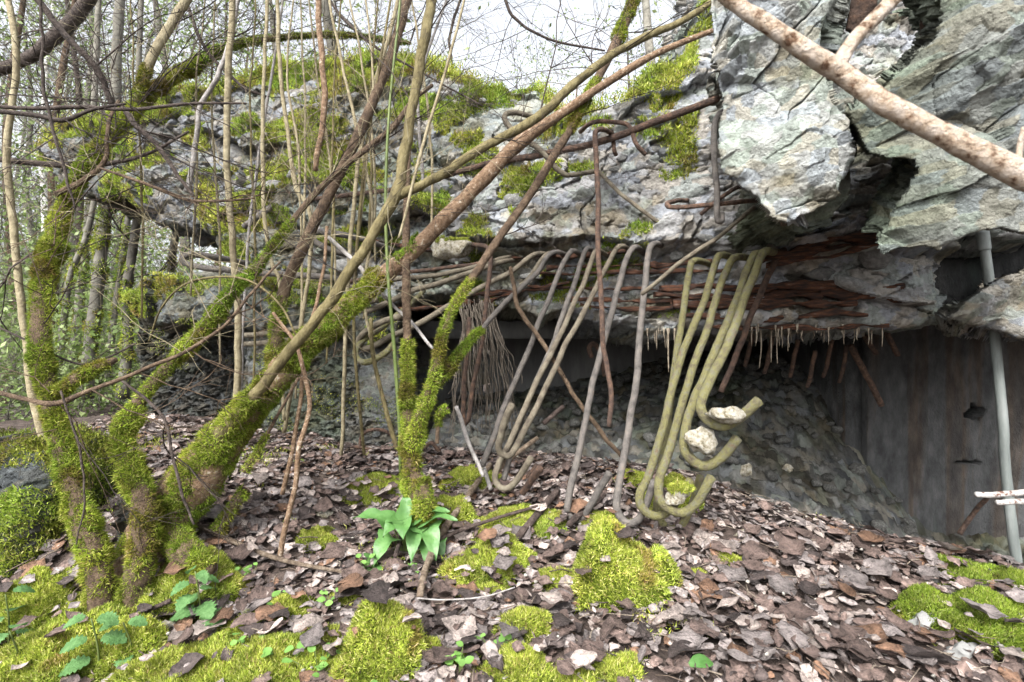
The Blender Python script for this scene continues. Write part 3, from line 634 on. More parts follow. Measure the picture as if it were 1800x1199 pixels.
bar([(1300,155,2.2,15),(1268,170,2.12,15),(1180,205,2.2,15),(1070,245,2.32,14),(960,272,2.45,13),(880,284,2.55,12),(800,305,2.65,11),(720,330,2.75,10),(600,345,2.9,9),(540,352,3.1,8)], 'bar_rust', label='longest bar, running straight across the slab face')
bar([(990,222,2.8,11),(935,205,2.55,11),(905,197,2.5,11),(889,200,2.48,11),(888,214,2.47,11),(910,238,2.45,11),(950,265,2.44,11),(985,300,2.45,11),(1005,306,2.46,10),(1050,300,2.5,10)], 'bar_tan', label='bar bent in a loop near the mossy slab edge')
bar([(1050,300,2.5,8),(1090,340,2.4,8),(1140,380,2.36,8),(1195,415,2.4,8)], 'bar_tan')
bar([(1080,240,2.4,10),(1064,229,2.25,10),(1050,229,2.2,10),(1046,245,2.18,10),(1050,330,2.14,10),(1053,450,2.1,10),(1060,590,2.06,10),(1074,680,2.04,10),(1073,748,2.03,9)], 'bar_rust', label='thin rusty bar hanging down like a walking stick')
bar([(1020,232,2.5,9),(1045,218,2.36,9),(1090,218,2.3,9),(1108,226,2.28,9),(1120,255,2.26,9),(1136,272,2.28,9)], 'bar_rust')
bar([(1075,232,2.35,8),(1080,262,2.32,8),(1084,272,2.34,8)], 'bar_rust')
bar([(1290,190,1.95,12),(1268,196,1.9,12),(1256,212,1.88,12),(1254,262,1.86,12),(1258,330,1.85,12),(1261,384,1.84,12),(1268,388,1.84,11),(1269,375,1.86,10)], 'bar_grey', label='dark hooked bar hanging beside the pale hanging block')
bar([(1340,352,1.95,9),(1280,358,1.9,9),(1210,362,1.92,9),(1178,364,1.95,9),(1173,358,1.98,9),(1185,354,2.05,9),(1210,355,2.3,9)], 'bar_rust')
bar([(1340,352,2.0,8),(1300,385,1.95,8),(1250,425,1.9,8),(1190,465,1.92,8),(1128,518,2.0,8)], 'bar_tan')
bar([(1335,345,1.95,8),(1300,330,1.95,8),(1262,350,1.95,8),(1230,380,2.0,8)], 'bar_rust')
bar([(1378,395,1.7,14),(1380,372,1.66,14),(1376,350,1.66,14)], 'bar_rust')
bar([(830,430,2.75,9),(862,440,2.6,9),(858,520,2.5,9),(846,600,2.42,9),(830,690,2.4,9),(822,742,2.4,9),(815,735,2.4,9),(818,640,2.4,9),(826,560,2.5,9)], 'bar_rust', label='rusty bar hanging in a narrow loop in the chamber mouth')
bar([(1495,608,2.6,14),(1520,655,2.62,13),(1550,712,2.65,12)], 'bar_rust'); bar([(1520,592,2.5,11),(1540,622,2.55,10)], 'bar_rust'); bar([(1558,585,2.45,12),(1578,625,2.5,11)], 'bar_rust')
bar([(1040,628,3.0,9),(1036,612,2.98,9),(1044,604,2.98,9),(1056,620,3.0,9),(1064,660,3.05,9)], 'bar_rust')
for (x, y, s_) in [(1316,620,9),(1350,632,10),(1395,640,12),(1425,660,12),(1455,640,12),(1480,650,14)]:
    bar([(x+8, y-42, 2.5, 9), (x, y, 2.55, 9), (x-6, y+22, 2.6, 8)], 'bar_rust')
# rusted wire ring low on the chamber floor
bar([(632,790,2.75,7),(638,765,2.72,7),(662,756,2.72,7),(686,764,2.74,7),(696,790,2.76,7)], 'bar_rust'); bar([(620,785,2.7,6),(660,790,2.7,6),(700,798,2.72,6)], 'bar_rust')
bar([(744,790,2.75,8),(760,780,2.74,8),(775,795,2.76,8)], 'bar_rust')
# rusted straps: long flat flaky strips along the slab edge
def strap(pts, th, m='rust', seed=0):
    A = np.array([(*P(p[0], p[1], p[2]), p[3]/1800*p[2]) for p in pts]); C = resample(A, 60); n = len(C)
    hgt = C[:, 3]*np.clip(1+.8*fbm(C[:, 0]*1, C[:, 2]*0+seed, s=16, o=4, seed=seed), .12, 2); dz = .011*fbm(C[:, 0], C[:, 0]*0+seed*3.1, s=7, o=3, seed=seed+1)
    dy = .012*fbm(C[:, 0], C[:, 0]*0+seed*1.7, s=9, o=3, seed=seed+2); V = []
    for s1, s2 in ((-1, 1), (-.5, 1.5), (.6, 1.4), (1, 1), (1, -1), (-1, -1)): V.append(np.stack([C[:, 0], C[:, 1]-s2*th/2+dy, C[:, 2]+dz+s1*hgt], 1))
    V = np.stack(V, 1).reshape(-1, 3); k = 6; i = np.arange(n-1)[:, None]*k; j = np.arange(k)[None]
    Q = np.stack([i+j, i+(j+1) % k, i+k+(j+1) % k, i+k+j], -1).reshape(-1, 4)
    b = MB(); b.add(V, Q); e0 = np.arange(k)[None]; b.Q.append(np.array([[0, 1, 2, 3], [0, 3, 4, 5]])); b.Q.append(np.array([[0, 1, 2, 3], [0, 3, 4, 5]])+(n-1)*k)
    return obj('rust_strap', b.me('rust_strap', col=False), M[m], slab)
def Ys(px): return float(Yf(px))+.03
for k_, (x0, y0, x1, y1, wd, th) in enumerate([(1340,455,1610,385,22,.03),(1380,452,1600,405,16,.03),(1350,470,1560,425,12,.02),(1400,440,1600,392,12,.04),(1160,505,1470,500,14,.03),(1150,520,1440,520,12,.03),
        (1180,535,1500,535,14,.035),(1200,555,1520,552,12,.03),(1300,512,1585,505,16,.03),(1440,512,1590,520,18,.02),(960,470,1250,462,8,.02),(940,480,1280,474,7,.02),(920,500,1180,508,8,.02),(1000,530,1260,520,8,.02),(1020,540,1280,535,8,.02),
        (880,455,1110,440,8,.03),(820,520,1000,500,9,.03),(700,545,900,520,8,.03),(1250,575,1560,572,8,.02),(560,400,760,440,8,.03),(1080,395,1180,382,7,.02)]):
    fw = -.1 if k_ < 4 else 0.
    strap([(x0, y0, Ys(x0)+fw*.6, wd*.75), ((x0+x1)/2, (y0+y1)/2+4, Ys((x0+x1)/2)+.015+fw, wd*.8), (x1, y1, Ys(x1)+fw, wd*.7)], th, seed=k_)
for k_, (x0, y0, x1, y1, Y, wd) in enumerate([(1532,-20,1500,60,1.55,44),(1632,-20,1632,85,1.5,30)]):
    bar([(x0, y0, Y, wd), ((x0+x1)/2, (y0+y1)/2, Y+.02, wd), (x1, y1, Y+.05, wd*.8)], 'bar_rust', name='steel_bar', bump=.2, n=30)
# stalactites
for i in range(64):
    px = rng.choice([rng.uniform(1300, 1560), rng.uniform(1130, 1190), rng.normal(1400, 60)]); Y = float(Yf(px))+rng.uniform(.02, .14); py = 578+rng.uniform(-3, 8)
    L = rng.choice([rng.uniform(4, 14), rng.uniform(12, 40), rng.uniform(30, 75)], p=[.6, .3, .1]); wv = rng.uniform(1.4, 3)+L*.02
    bar([(px, py-6, Y, wv*2.2), (px, py+2, Y, wv), (px+rng.normal(0, 1), py+L*.5, Y, wv*.8), (px+rng.normal(0, 1), py+L, Y, wv*.45)], 'calcite', parent=slab, name='stalactite', k=6, n=8, bump=.15)
# lumps held in the hooks
def big_stone(name, px, py, Y, wpx, hpx, m, label, cat, seed=0, group=None, parent=None, mossy=0):
    v, f = STV[seed % 7]; v = v*np.array((wpx/1800*Y*1.15, wpx/1800*Y*.9, hpx/1800*Y*1.6))
    v = v+v/np.linalg.norm(v, axis=1)[:, None]*(.2*wpx/1800*Y)*fbm(*(v.T/(wpx/1800*Y)), s=2.4, o=4, seed=seed)[:, None]
    p = P(px, py, Y)
    o = obj(name, mesh(name, v, f), M[m], parent, loc=tuple(p), label=label, cat=cat, group=group)
    if mossy:
        up = v[:, 2] > v[:, 2].max()*(1-mossy); i = np.where(up)[0]; i = i[rng.integers(0, len(i), int(9000*wpx*hpx/4000))]
        moss_obj('moss', [blades(v[i]+rng.normal(0, .004, (len(i), 3)), v[i]/np.linalg.norm(v[i], axis=1)[:, None], .012, .0035)], o)
    return o
big_stone('concrete_lump', 1272, 728, 1.66, 62, 40, 'limestone', 'crumbly lump of concrete held in the topmost yellow hook', 'concrete lump', 1)
big_stone('concrete_lump', 1234, 778, 1.74, 58, 62, 'limestone', 'pale angular stone wedged in the rust-flaked hook', 'stone', 2)
big_stone('concrete_lump', 1190, 872, 1.8, 48, 50, 'limestone', 'mossy concrete lump sitting in the lowest yellow hook', 'concrete lump', 3, mossy=.5)
o = big_stone('stone', 802, 436, float(Yf(800))-.05, 80, 58, 'limestone', 'rounded stone capped with bright moss', None, 4, parent=slab, mossy=.45)

# steel pole, rusty bars and brace on the right
pole = empty('steel_pole', 'straight pale steel pole standing in front of the chamber wall', 'pole', loc=tuple(P(1788, 1010, 1.95)))
def rel(o, parent):
    if isinstance(o, list):
        for q in o: rel(q, parent)
        return o
    o.parent = parent; o.matrix_parent_inverse = Matrix.Translation(-Vector(parent.location)); return o
rel(bar([(1728,410,1.95,22),(1745,560,1.95,22),(1766,800,1.95,22),(1788,1010,1.95,23)], 'pole', parent=None, name='shaft', k=14, bump=.02), pole)
rel(bar([(1727,408,1.95,27),(1731,440,1.95,27)], 'pole', parent=None, name='collar', k=14, bump=.02), pole)
rb = bar([(1716,870,1.6,11),(1760,868,1.6,12),(1830,864,1.6,12)], 'bar_rust', parent=None, name='rusty_rail'); tag(rb, 'flaking white and rust rail crossing the steel pole, upper one', 'rail')
M['flake'] = mat('flaking_paint', [(.09, .04, .025), (.3, .285, .27), (.38, .37, .36)], 60, .8, .6, 120, pos=[.4, .5, .6]); rb.data.materials.clear(); rb.data.materials.append(M['flake'])
rb = bar([(1752,884,1.58,10),(1790,884,1.58,11),(1835,884,1.58,11)], 'bar_rust', parent=None, name='rusty_rail'); tag(rb, 'flaking white rail crossing the steel pole, lower one', 'rail'); rb.data.materials.clear(); rb.data.materials.append(M['flake'])
tag(bar([(1738,872,2.4,11),(1715,900,2.5,11),(1688,940,2.55,12)], 'bar_rust', parent=None, name='rusty_brace'), 'dark rusty bar leaning against the stained chamber wall', 'bar')

# hanging frayed strands under the slab
b = MB()
for i in range(50):
    x = rng.uniform(800, 915); fam = 1 if i % 2 else -1; Y = 2.5+rng.uniform(0, .14); L = rng.uniform(90, 200); xt = 842+(x-850)*.55
    pts = [P(xt-8, 540+rng.uniform(-14, 12), Y+.14), P(xt+rng.normal(0, 3), 572, Y+.05)]
    for k in range(1, 7): pts.append(P(xt+(x-xt)*(k/6)**.8+fam*16*(k/6)*(1-.4*k/6)+rng.normal(0, 3.2), 580+L*k/6, Y+rng.normal(0, .012)))
    C = resample(np.array(pts), 18); V, Q, T = tube(C, np.linspace(.0032, .0015, 18), 4); b.add(V, Q, T)
obj('hanging_strands', b.me('strands', col=False), M['root'], label='tangled curtain of pale dry strands hanging under the slab', cat='roots', kind='stuff')
# limestone block behind the opening
big_stone('limestone_block', 822, 655, 4.75, 130, 120, 'limestone', 'sunlit yellowish stone seen through the opening behind the strands', 'stone', 5)
big_stone('concrete_stub', 1312, 827, 2.5, 24, 36, 'limestone', 'small pale cone of calcite on the rubble slope', 'stalagmite', 6)
big_stone('concrete_stub', 1385, 822, 2.6, 20, 22, 'limestone', 'small orange-tipped calcite knob on the rubble slope', 'stalagmite', 0)
# mossy rock bank on the left edge
LB = [(-120,790),(-40,770),(40,775),(95,800),(135,870),(150,960),(165,1040),(100,1080),(-120,1090)]
Yk = lambda px: np.full(np.shape(px), 2.0)
me, lbI = rock_mass('rock_bank', outl(LB, Yk), lambda X, Z: 2.0-.3*(1-Z)+.05*fbm(X, Z, s=3, o=3, seed=8), .005, .3, lambda X, Z: (lambda q: (q[0]*.6, q[1]))(slab_relief(X, Z)), col_of((.07, .074, .072), .25, seed=29, algae=.7), edge=.12, jag=.03, seed=29, rough=.25)
bank = obj('rock_bank', me, M['concrete'], label='dark mossy rock bank behind the leaning trunk at the edge', cat='rock')
moss_obj('moss', [patch_moss(lbI, [(20,800,150,80),(60,880,110,90),(10,960,100,80),(110,960,60,110)], 3, .016, .0045, Yk, nmax=60000, thr=-.15)], bank)
ring = np.concatenate(lbI['rings'][:20]); ring = ring[ring[:, 2] > .25]; q = ring[rng.integers(0, len(ring), 45000)]+rng.normal(0, .012, (45000, 3)); q = q[fbm(q[:, 0], q[:, 1], s=5, o=3, seed=58) > -.45]
moss_obj('moss', [blades(q, np.tile((0, -.2, 1.), (len(q), 1)), .016, .0045, pal=MC*.6)], bank)
SB = [(200,880),(232,875),(236,930),(230,1010),(205,1010)]
Ykk = lambda px: np.full(np.shape(px), 1.85)
me, _ = rock_mass('slate_block', outl(SB, Ykk), lambda X, Z: 1.85+0*X, .004, .3, blk_relief(77), col_of((.13, .137, .145), .2, seed=30), edge=.03, jag=.01, seed=30, rough=.2)
obj('slate_block', me, M['concrete'], label='small blue-grey rock between the two mossy trunks', cat='rock')

# ------------------------------------------------------------------ trees
def trace(pts, n=None, y=None):
    return resample(WP(pts), n or max(10, 8*len(pts)))
def stem(name, parent, pts, m, moss=None, k=12, bump=.12, dens=170000, ln=.0125, wd=.0033, wob=.0, **lab):
    C = trace(pts)
    if moss: C[:, 3] *= np.where(C[:, 3] > .02, .86, 1.)
    if wob: C[:, :3] += wob*np.stack([fbm(C[:, 2], C[:, 0]*0+i, s=6, o=3, seed=int(pts[0][0])+i) for i in range(3)], 1)
    E = C; L = .9 if len(pts) > 3 else .5
    off = lambda p: p[0] < 0 or p[0] > 1800 or p[1] < 0
    if off(pts[-1]):                      # a stem that leaves the picture goes on beyond its edge
        d = C[-1, :3]-C[-4, :3]; d /= np.linalg.norm(d); u = np.linspace(0, 1, 9)[1:, None]; q = C[-1, :3]+d*L*u+np.array((0, .06, .08))*u**2; E = np.vstack([E, np.c_[q, C[-1, 3]*(1-.6*u)]])
    if off(pts[0]):
        d = C[0, :3]-C[3, :3]; d /= np.linalg.norm(d); u = np.linspace(1, 0, 9)[:-1, None]; q = C[0, :3]+d*L*u-np.array((0, 0, .1))*u**2; E = np.vstack([np.c_[q, C[0, 3]*(1+.15*u)], E])
    V, Q, T = tube(E[:, :3], E[:, 3], k, bump=bump, seed=int(pts[0][1]) % 97); b = MB(); b.add(V, Q, T)
    o = obj(name, b.me(name, smooth=True, col=False), M[m], parent, **lab)
    if moss:
        L = []
        for (t0, t1, cover, top, dm) in moss:
            i0, i1 = int(t0*(len(C)-1)), max(int(t1*(len(C)-1)), int(t0*(len(C)-1))+2); c = C[i0:i1+1]
            L.append(tube_moss(c[:, :3], c[:, 3]*1.02, dens*dm, ln, wd, topbias=top, cover=cover, seed=i0))
        moss_obj('moss', L, o)
    return o
def twigs(b, r, p, d, L, rad, depth, kids=(3, 5), up=.05, jit=.35, k=3):
    n = 6; pts = [p]; dd = d/np.linalg.norm(d)
    for i in range(n):
        dd = dd+r.normal(0, jit*.4, 3); dd[2] += up*.3; dd /= np.linalg.norm(dd); pts.append(pts[-1]+dd*L/n)
    pts = np.array(pts); V, Q, T = tube(pts, np.linspace(rad, rad*.45, n+1), k, cap=False); b.add(V, Q)
    ends = [pts[-1]]
    if depth > 0:
        for _ in range(r.integers(*kids)+1):
            i = r.integers(1, n+1); q = pts[i]; t = pts[i]-pts[i-1]; t /= np.linalg.norm(t); s = r.normal(0, 1, 3); s -= t*s.dot(t); s /= np.linalg.norm(s)+1e-9
            a = r.uniform(.5, 1.1); ends += twigs(b, r, q, t*math.cos(a)+s*math.sin(a), L*r.uniform(.4, .7), rad*.6, depth-1, kids, up, jit, k)
    return ends
class Multi(list): pass
def twig_part(parent, starts, m, seed, name='twig', L=.4, rad=.003, depth=2, kids=(2, 4), up=.05):
    r = np.random.default_rng(seed); E = []; out = Multi()
    for (px, py, Y, dx, dz) in starts:
        b = MB(); E += twigs(b, r, P(px, py, Y), np.array((dx, r.normal(0, .25), dz)), L*r.uniform(.7, 1.3), rad*r.uniform(.7, 1.2), depth, kids, up)
        out.append(obj(name, b.me(name, col=False, smooth=True), M[m], parent))
    return out, E

# leaning many-stemmed tree
t1 = empty('mossy_tree', 'leaning tree with several stems rising from one thick mossy base', 'tree', loc=tuple(gp(300, 960)))
def S1(name, *a, **k): return rel(stem(name, None, *a, **k), t1)
S1('trunk', [(250,1010,1.78,130),(300,900,1.8,120),(350,840,1.82,100),(405,762,1.85,80),(460,695,1.88,62),(525,622,1.92,54),(590,560,1.96,46),(645,512,2.0,38),(720,446,2.02,35),(800,368,2.05,33),(880,283,2.1,31),(930,238,2.12,29),(990,198,2.16,18),(1060,150,2.2,15),(1160,92,2.25,12),(1290,40,2.3,9)],
   'bark_red', moss=[(0, .42, .9, .25, 1.35), (.43, .49, -.35, .4, .8)], label='thick trunk, mossy below and reddish brown above')
S1('stem', [(385,780,1.8,44),(440,705,1.76,26),(490,635,1.74,24),(560,555,1.74,23),(620,470,1.76,22),(660,400,1.78,22),(690,345,1.8,26),(712,280,1.84,20),(728,190,1.88,21),(742,80,1.92,22),(768,-30,1.96,22)], 'bark_olive', moss=[(0, .12, .5, .2, 1)], wob=.01)
S1('stem', [(688,347,1.8,20),(730,330,1.82,17),(780,300,1.85,17),(830,266,1.88,17),(950,196,1.96,17),(1040,122,2.02,16),(1120,75,2.08,14),(1200,40,2.12,12),(1290,-20,2.16,10)], 'bark_olive', wob=.01)
S1('stem', [(235,1075,1.62,60),(245,1000,1.62,60),(255,900,1.65,56),(228,820,1.7,46),(212,768,1.74,40),(250,700,1.78,28),(300,640,1.82,26),(360,575,1.86,24),(410,512,1.9,22),(452,470,1.93,20),(480,432,1.95,13),(560,335,2.0,12),(640,265,2.06,11),(690,225,2.1,11),(725,178,2.15,9),(760,150,2.2,7)],
   'bark_brown', moss=[(0, .3, .8, .1, 1.3), (.3, .66, .9, .2, 1.3)], label='elbowed stem sleeved in bright moss halfway up')
S1('stem', [(432,860,1.9,18),(400,905,1.86,22),(380,935,1.84,26)], 'bark_brown', moss=[(0, 1, .8, .3, 1.2)])
S1('stem', [(430,830,1.82,16),(452,795,1.84,9),(480,745,1.86,6),(525,665,1.88,5)], 'bark_brown', moss=[(0, .45, .6, .2, 1.2)])
S1('stem', [(300,945,1.72,70),(335,975,1.66,66),(370,1005,1.62,40)], 'bark_brown', moss=[(0, 1, .9, .4, 1.3)])
S1('stem', [(555,300,2.02,10),(573,180,2.0,11),(562,80,2.0,11),(556,-20,2.0,11)], 'bark_red', wob=.008)
S1('stem', [(478,680,2.0,30),(486,600,2.0,26),(500,510,2.04,24),(540,420,2.08,24),(580,340,2.12,23),(620,260,2.16,22),(655,180,2.2,22),(690,90,2.24,22),(715,0,2.28,22),(725,-30,2.3,22)], 'bark_brown', moss=[(0, .2, .7, .2, 1.1)], label='brown stem crossing behind the other stems')
tw, _ = twig_part(None, [(560,335,2.0,.5,.6),(640,265,2.06,.7,.4),(690,225,2.1,.8,.2),(540,420,2.05,.4,.7),(600,480,1.8,-.6,.5),(880,283,2.1,.3,.8),(950,196,1.96,.2,.9),(1040,122,2.02,-.2,1),(728,190,1.88,-.5,.7),(742,80,1.92,.5,.6),(1100,85,2.05,.8,.1)], 'bark_dark', 5, L=.45, depth=2); rel(tw, t1)

r9 = np.random.default_rng(99)
def extra(root, spine, n, seed, m='bark_pale', L=.3, rad=.0018):
    A = resample(np.array(spine, float), 60); st = []
    for k in range(n): p = A[r9.integers(4, 58)]; st.append((p[0], p[1], p[2]-r9.uniform(-.05, .1), r9.normal(0, .8), r9.normal(.4, .5)))
    rel(twig_part(None, st, m, seed, L=L, rad=rad, depth=2)[0], root)
extra(t1, [(480,432,1.95),(560,335,2.0),(640,265,2.06),(725,178,2.15),(760,150,2.2)], 9, 71)
extra(t1, [(486,600,2.0),(540,420,2.08),(620,260,2.16),(690,90,2.24),(725,-30,2.3)], 9, 72, 'bark_brown')
extra(t1, [(560,555,1.74),(660,400,1.78),(712,280,1.84),(742,80,1.92)], 7, 73, 'bark_pale')
extra(t1, [(730,330,1.82),(830,266,1.88),(1040,122,2.02),(1200,40,2.12)], 9, 74, 'bark_dark', .4)

# left curved mossy tree
t2 = empty('mossy_tree', 'slender mossy trunk curving up and over the slab end', 'tree', loc=tuple(gp(180, 1075)))
def S2(name, *a, **k): return rel(stem(name, None, *a, **k), t2)
S2('trunk', [(182,1100,1.6,66),(175,1020,1.62,66),(150,930,1.66,58),(120,830,1.72,46),(92,720,1.78,44),(72,610,1.84,44),(72,530,1.9,42),(92,430,1.98,38),(120,350,2.05,36),(160,280,2.12,32),(215,215,2.2,28),(270,160,2.35,26),(330,122,2.5,24),(400,84,2.7,18),(480,68,2.8,12),(600,62,2.9,9),(720,76,3.0,7)],
   'bark_brown', moss=[(0, .8, .78, .12, 1.25), (.8, 1, .2, .4, .9)])
S2('stem', [(100,692,1.78,20),(140,662,1.8,20),(190,638,1.86,14),(205,632,1.88,9)], 'bark_brown', moss=[(0, .9, .8, .3, 1.2)])
S2('stem', [(240,180,2.25,22),(268,100,2.3,24),(300,45,2.35,24),(340,-20,2.4,24)], 'bark_pale', moss=[(0, .3, .2, .3, 1)])
S2('stem', [(205,185,2.1,10),(170,115,2.06,11),(110,55,2.02,11),(45,-15,1.98,11)], 'bark_dark', wob=.012)
S2('stem', [(212,190,2.1,9),(250,230,2.06,9),(290,270,2.04,8),(318,310,2.02,7),(338,345,2.0,5)], 'bark_dark', wob=.012)
S2('stem', [(98,342,2.0,11),(150,312,2.0,12),(185,275,2.02,10),(200,210,2.05,8),(215,175,2.1,7)], 'bark_brown', wob=.01)
tw, _ = twig_part(None, [(270,160,2.3,.3,.8),(215,215,2.2,-.7,.3),(330,122,2.5,.2,.9),(160,280,2.1,-.8,.3),(120,350,2.0,.8,-.1),(400,84,2.7,.4,.6),(170,115,2.06,.4,.6),(110,55,2.02,-.7,.1),(250,230,2.06,.9,-.1),(290,270,2.04,.7,-.3),(480,70,2.8,.4,.9),(600,66,2.9,.3,.8),(720,80,3.0,.6,.6),(92,430,1.98,-.8,-.1),(300,45,2.35,.8,.4),(205,185,2.1,-.9,.1)], 'bark_dark', 6, L=.55, depth=3, kids=(2, 4), rad=.0045); rel(tw, t2)

extra(t2, [(72,530,1.85),(120,350,2.0),(215,215,2.15),(330,122,2.45),(480,70,2.75)], 18, 75, 'bark_dark', .5, .0028)
extra(t2, [(120,830,1.65),(92,720,1.7),(72,530,1.8),(120,350,1.95)], 8, 76, 'bark_brown', .4, .002)
extra(t2, [(268,100,2.3),(300,45,2.35),(340,-20,2.4)], 6, 77, 'bark_dark', .5, .0025)
extra(t2, [(400,84,2.7),(480,68,2.8),(600,62,2.9),(720,76,3.0)], 8, 78, 'bark_dark', .45, .003)

extra(t2, [(120,350,1.95),(215,215,2.1),(330,122,2.4),(400,84,2.6)], 16, 79, 'bark_pale', .5, .0017)
extra(t1, [(300,640,1.75),(410,512,1.82),(480,432,1.9),(560,335,1.95)], 14, 80, 'bark_pale', .45, .0015)
extra(t1, [(590,560,1.9),(720,446,1.95),(880,283,2.0)], 6, 81, 'bark_dark', .3, .0015)

# mossy stump with stems in the middle
t3 = empty('mossy_stump', 'forked mossy stump standing in the middle before the chamber', 'tree', loc=tuple(gp(735, 890)))
def S3(name, *a, **k): return rel(stem(name, None, *a, **k), t3)
S3('trunk', [(728,940,1.9,48),(728,870,1.92,40),(722,800,1.94,34),(718,740,1.96,28),(716,660,1.97,20),(716,600,1.98,15),(714,520,1.99,16),(714,400,2.02,13),(716,300,2.06,12),(718,240,2.1,11)], 'bark_brown', moss=[(0, .48, .8, .1, 1.3)], label='upright stem, mossy at its foot and barked above')
S3('stem', [(725,790,1.93,30),(738,740,1.9,28),(756,690,1.88,22),(768,640,1.88,16),(782,580,1.9,13),(800,535,1.92,14),(830,490,1.96,14),(880,415,2.02,14),(930,345,2.08,15),(975,272,2.14,15),(1015,205,2.2,15),(1055,130,2.28,17),(1090,60,2.34,20),(1125,-30,2.4,22)], 'bark_brown',
   moss=[(0, .3, .8, .1, 1.3), (.62, .76, .1, .5, .8), (.86, 1, .1, .4, .8)])
S3('stem', [(752,690,1.9,22),(778,662,1.92,17),(805,625,1.98,13),(835,590,2.08,10),(848,580,2.14,8)], 'bark_brown', moss=[(0, 1, .7, .1, 1.3)])
S3('stem', [(768,780,1.9,7),(772,730,1.9,9),(780,722,1.9,13),(788,718,1.9,8)], 'bark_brown', moss=[(.4, 1, .8, .3, 1.3)])
S3('stem', [(740,940,1.88,46),(746,890,1.87,40),(738,840,1.9,32)], 'bark_brown', moss=[(0, 1, .9, .3, 1.3)])
tw, _ = twig_part(None, [(718,240,2.1,.4,.8),(716,330,2.06,-.7,.5),(880,415,2.02,.7,.2),(1015,205,2.2,.7,.3),(1055,130,2.28,-.6,.6),(1090,60,2.34,.8,.3)], 'bark_dark', 8, L=.35, depth=2); rel(tw, t3)

# pale saplings and thin stems, each rooted in the ground
def sapling(label, pts, m, seed=0, tw=(), wob=.004, name='sapling', tm=None, group='thin upright saplings before the slab', leaf=0):
    o = empty(name, label, 'sapling', group, loc=tuple(P(*pts[0][:3])))
    rel(stem('stem', None, pts, m, k=8, bump=.06, wob=wob), o)
    if tw: rel(twig_part(None, tw, tm or m, seed, L=.3, rad=.0025, depth=2)[0], o)
    return o
sapling('pale sapling with a straight stem, thickest of those before the slab', [(412,735,2.3,14),(420,600,2.28,14),(416,500,2.27,13),(402,350,2.26,13),(398,250,2.26,13),(404,100,2.26,13),(411,-30,2.26,12)], 'bark_pale', 11, [(400,300,2.26,-.5,.5),(416,500,2.27,.5,.4)])
sapling('thin pale sapling kinked where it meets the brown stem', [(500,760,2.6,8),(520,640,2.5,8),(548,400,2.4,8),(520,330,2.38,9),(505,230,2.37,8),(492,100,2.36,8),(486,-30,2.36,7)], 'bark_pale', 12, [(505,230,2.37,.6,.6)])
sapling('slim beige sapling next to the thickest pale one', [(500,740,2.5,7),(492,512,2.44,7),(478,466,2.42,8),(467,404,2.4,8),(461,250,2.38,8),(466,120,2.37,7),(470,-30,2.36,7)], 'bark_pale', 13, [(461,250,2.38,.6,.5),(466,120,2.37,-.6,.5)])
sapling('whitish whip leaning between the beige saplings', [(420,740,2.55,6),(432,480,2.5,6),(446,330,2.48,6),(462,220,2.46,6),(490,60,2.44,5),(505,-30,2.43,5)], 'bark_white', 14)
sapling('pale sapling rising behind the reddish trunk near the stump', [(600,800,2.6,7),(612,500,2.5,8),(625,330,2.48,8),(645,200,2.46,8),(690,40,2.44,8),(705,-30,2.43,8)], 'bark_pale', 15, [(640,220,2.46,.6,.6),(625,330,2.48,-.5,.7)])
sapling('crooked orange-brown sucker beside the mossy base', [(487,1005,1.8,11),(500,940,1.8,11),(516,860,1.8,10),(524,790,1.8,10),(545,720,1.82,9),(534,650,1.82,9),(518,600,1.84,7),(480,550,1.86,6)], 'bark_red', 16, [(518,600,1.84,-.6,.5)], wob=.004)
sapling('thin orange-brown sucker crossing the crooked one', [(497,870,1.9,9),(508,820,1.88,9),(525,720,1.9,8),(532,640,1.92,8),(560,520,2.0,7),(576,400,2.05,6)], 'bark_red', 17)
sapling('pale tall sapling at the far edge of the wood', [(88,830,2.05,17),(60,700,2.05,17),(42,560,2.05,16),(25,400,2.05,16),(12,280,2.05,15),(22,170,2.05,14),(28,80,2.05,14),(10,-30,2.05,13)], 'bark_pale', 18, [(12,280,2.05,.7,.5),(22,170,2.05,-.6,.5),(42,560,2.05,.5,.5)], tm='bark_dark')
sapling('thin grey shoot rising above the mossy slab top', [(745,330,2.5,6),(738,230,2.48,6),(740,140,2.46,5),(790,-20,2.44,5)], 'bark_white', 19)
sapling('pale thin shoot bent over the dark niche', [(660,640,2.3,6),(640,520,2.3,6),(655,380,2.3,6),(620,200,2.32,6),(590,60,2.34,5),(575,-30,2.35,5)], 'bark_pale', 20)
sapling('yellowish thin shoot before the reddish trunk', [(700,420,1.75,5),(728,310,1.74,6),(760,200,1.74,6),(800,60,1.74,5),(820,-30,1.74,4)], 'bark_pale', 21)
ORD = ['first', 'second', 'third', 'fourth', 'fifth', 'sixth', 'seventh', 'eighth', 'ninth', 'tenth', 'eleventh', 'twelfth']
for k_, (x0, y0, x1, x2, Y) in enumerate(sorted([(445,720,440,452,2.42),(520,700,536,528,2.5),(575,640,585,600,2.4),(640,560,652,668,2.55),(660,460,640,610,2.3),(760,400,742,720,2.5),(590,500,560,540,2.6),(385,640,372,380,2.6),(530,420,505,520,2.2),(630,420,655,640,2.2),(335,520,345,362,2.5),(250,560,238,228,2.3)])):
    sapling('thin pale shoot in the tangle, '+ORD[k_]+' from the side of the wood', [(x0,y0,Y,4),((x0+x1)/2+6,y0*.6,Y,5),(x1,y0*.3,Y,4),(x2,-30,Y,3)], 'bark_pale' if k_ % 3 else 'bark_olive', 800+k_, [(x1,y0*.3,Y,r9.choice([-.7,.7]),.6),((x0+x1)/2+6,y0*.6,Y,r9.choice([-.7,.7]),.5)], group='thin pale shoots in the tangle')
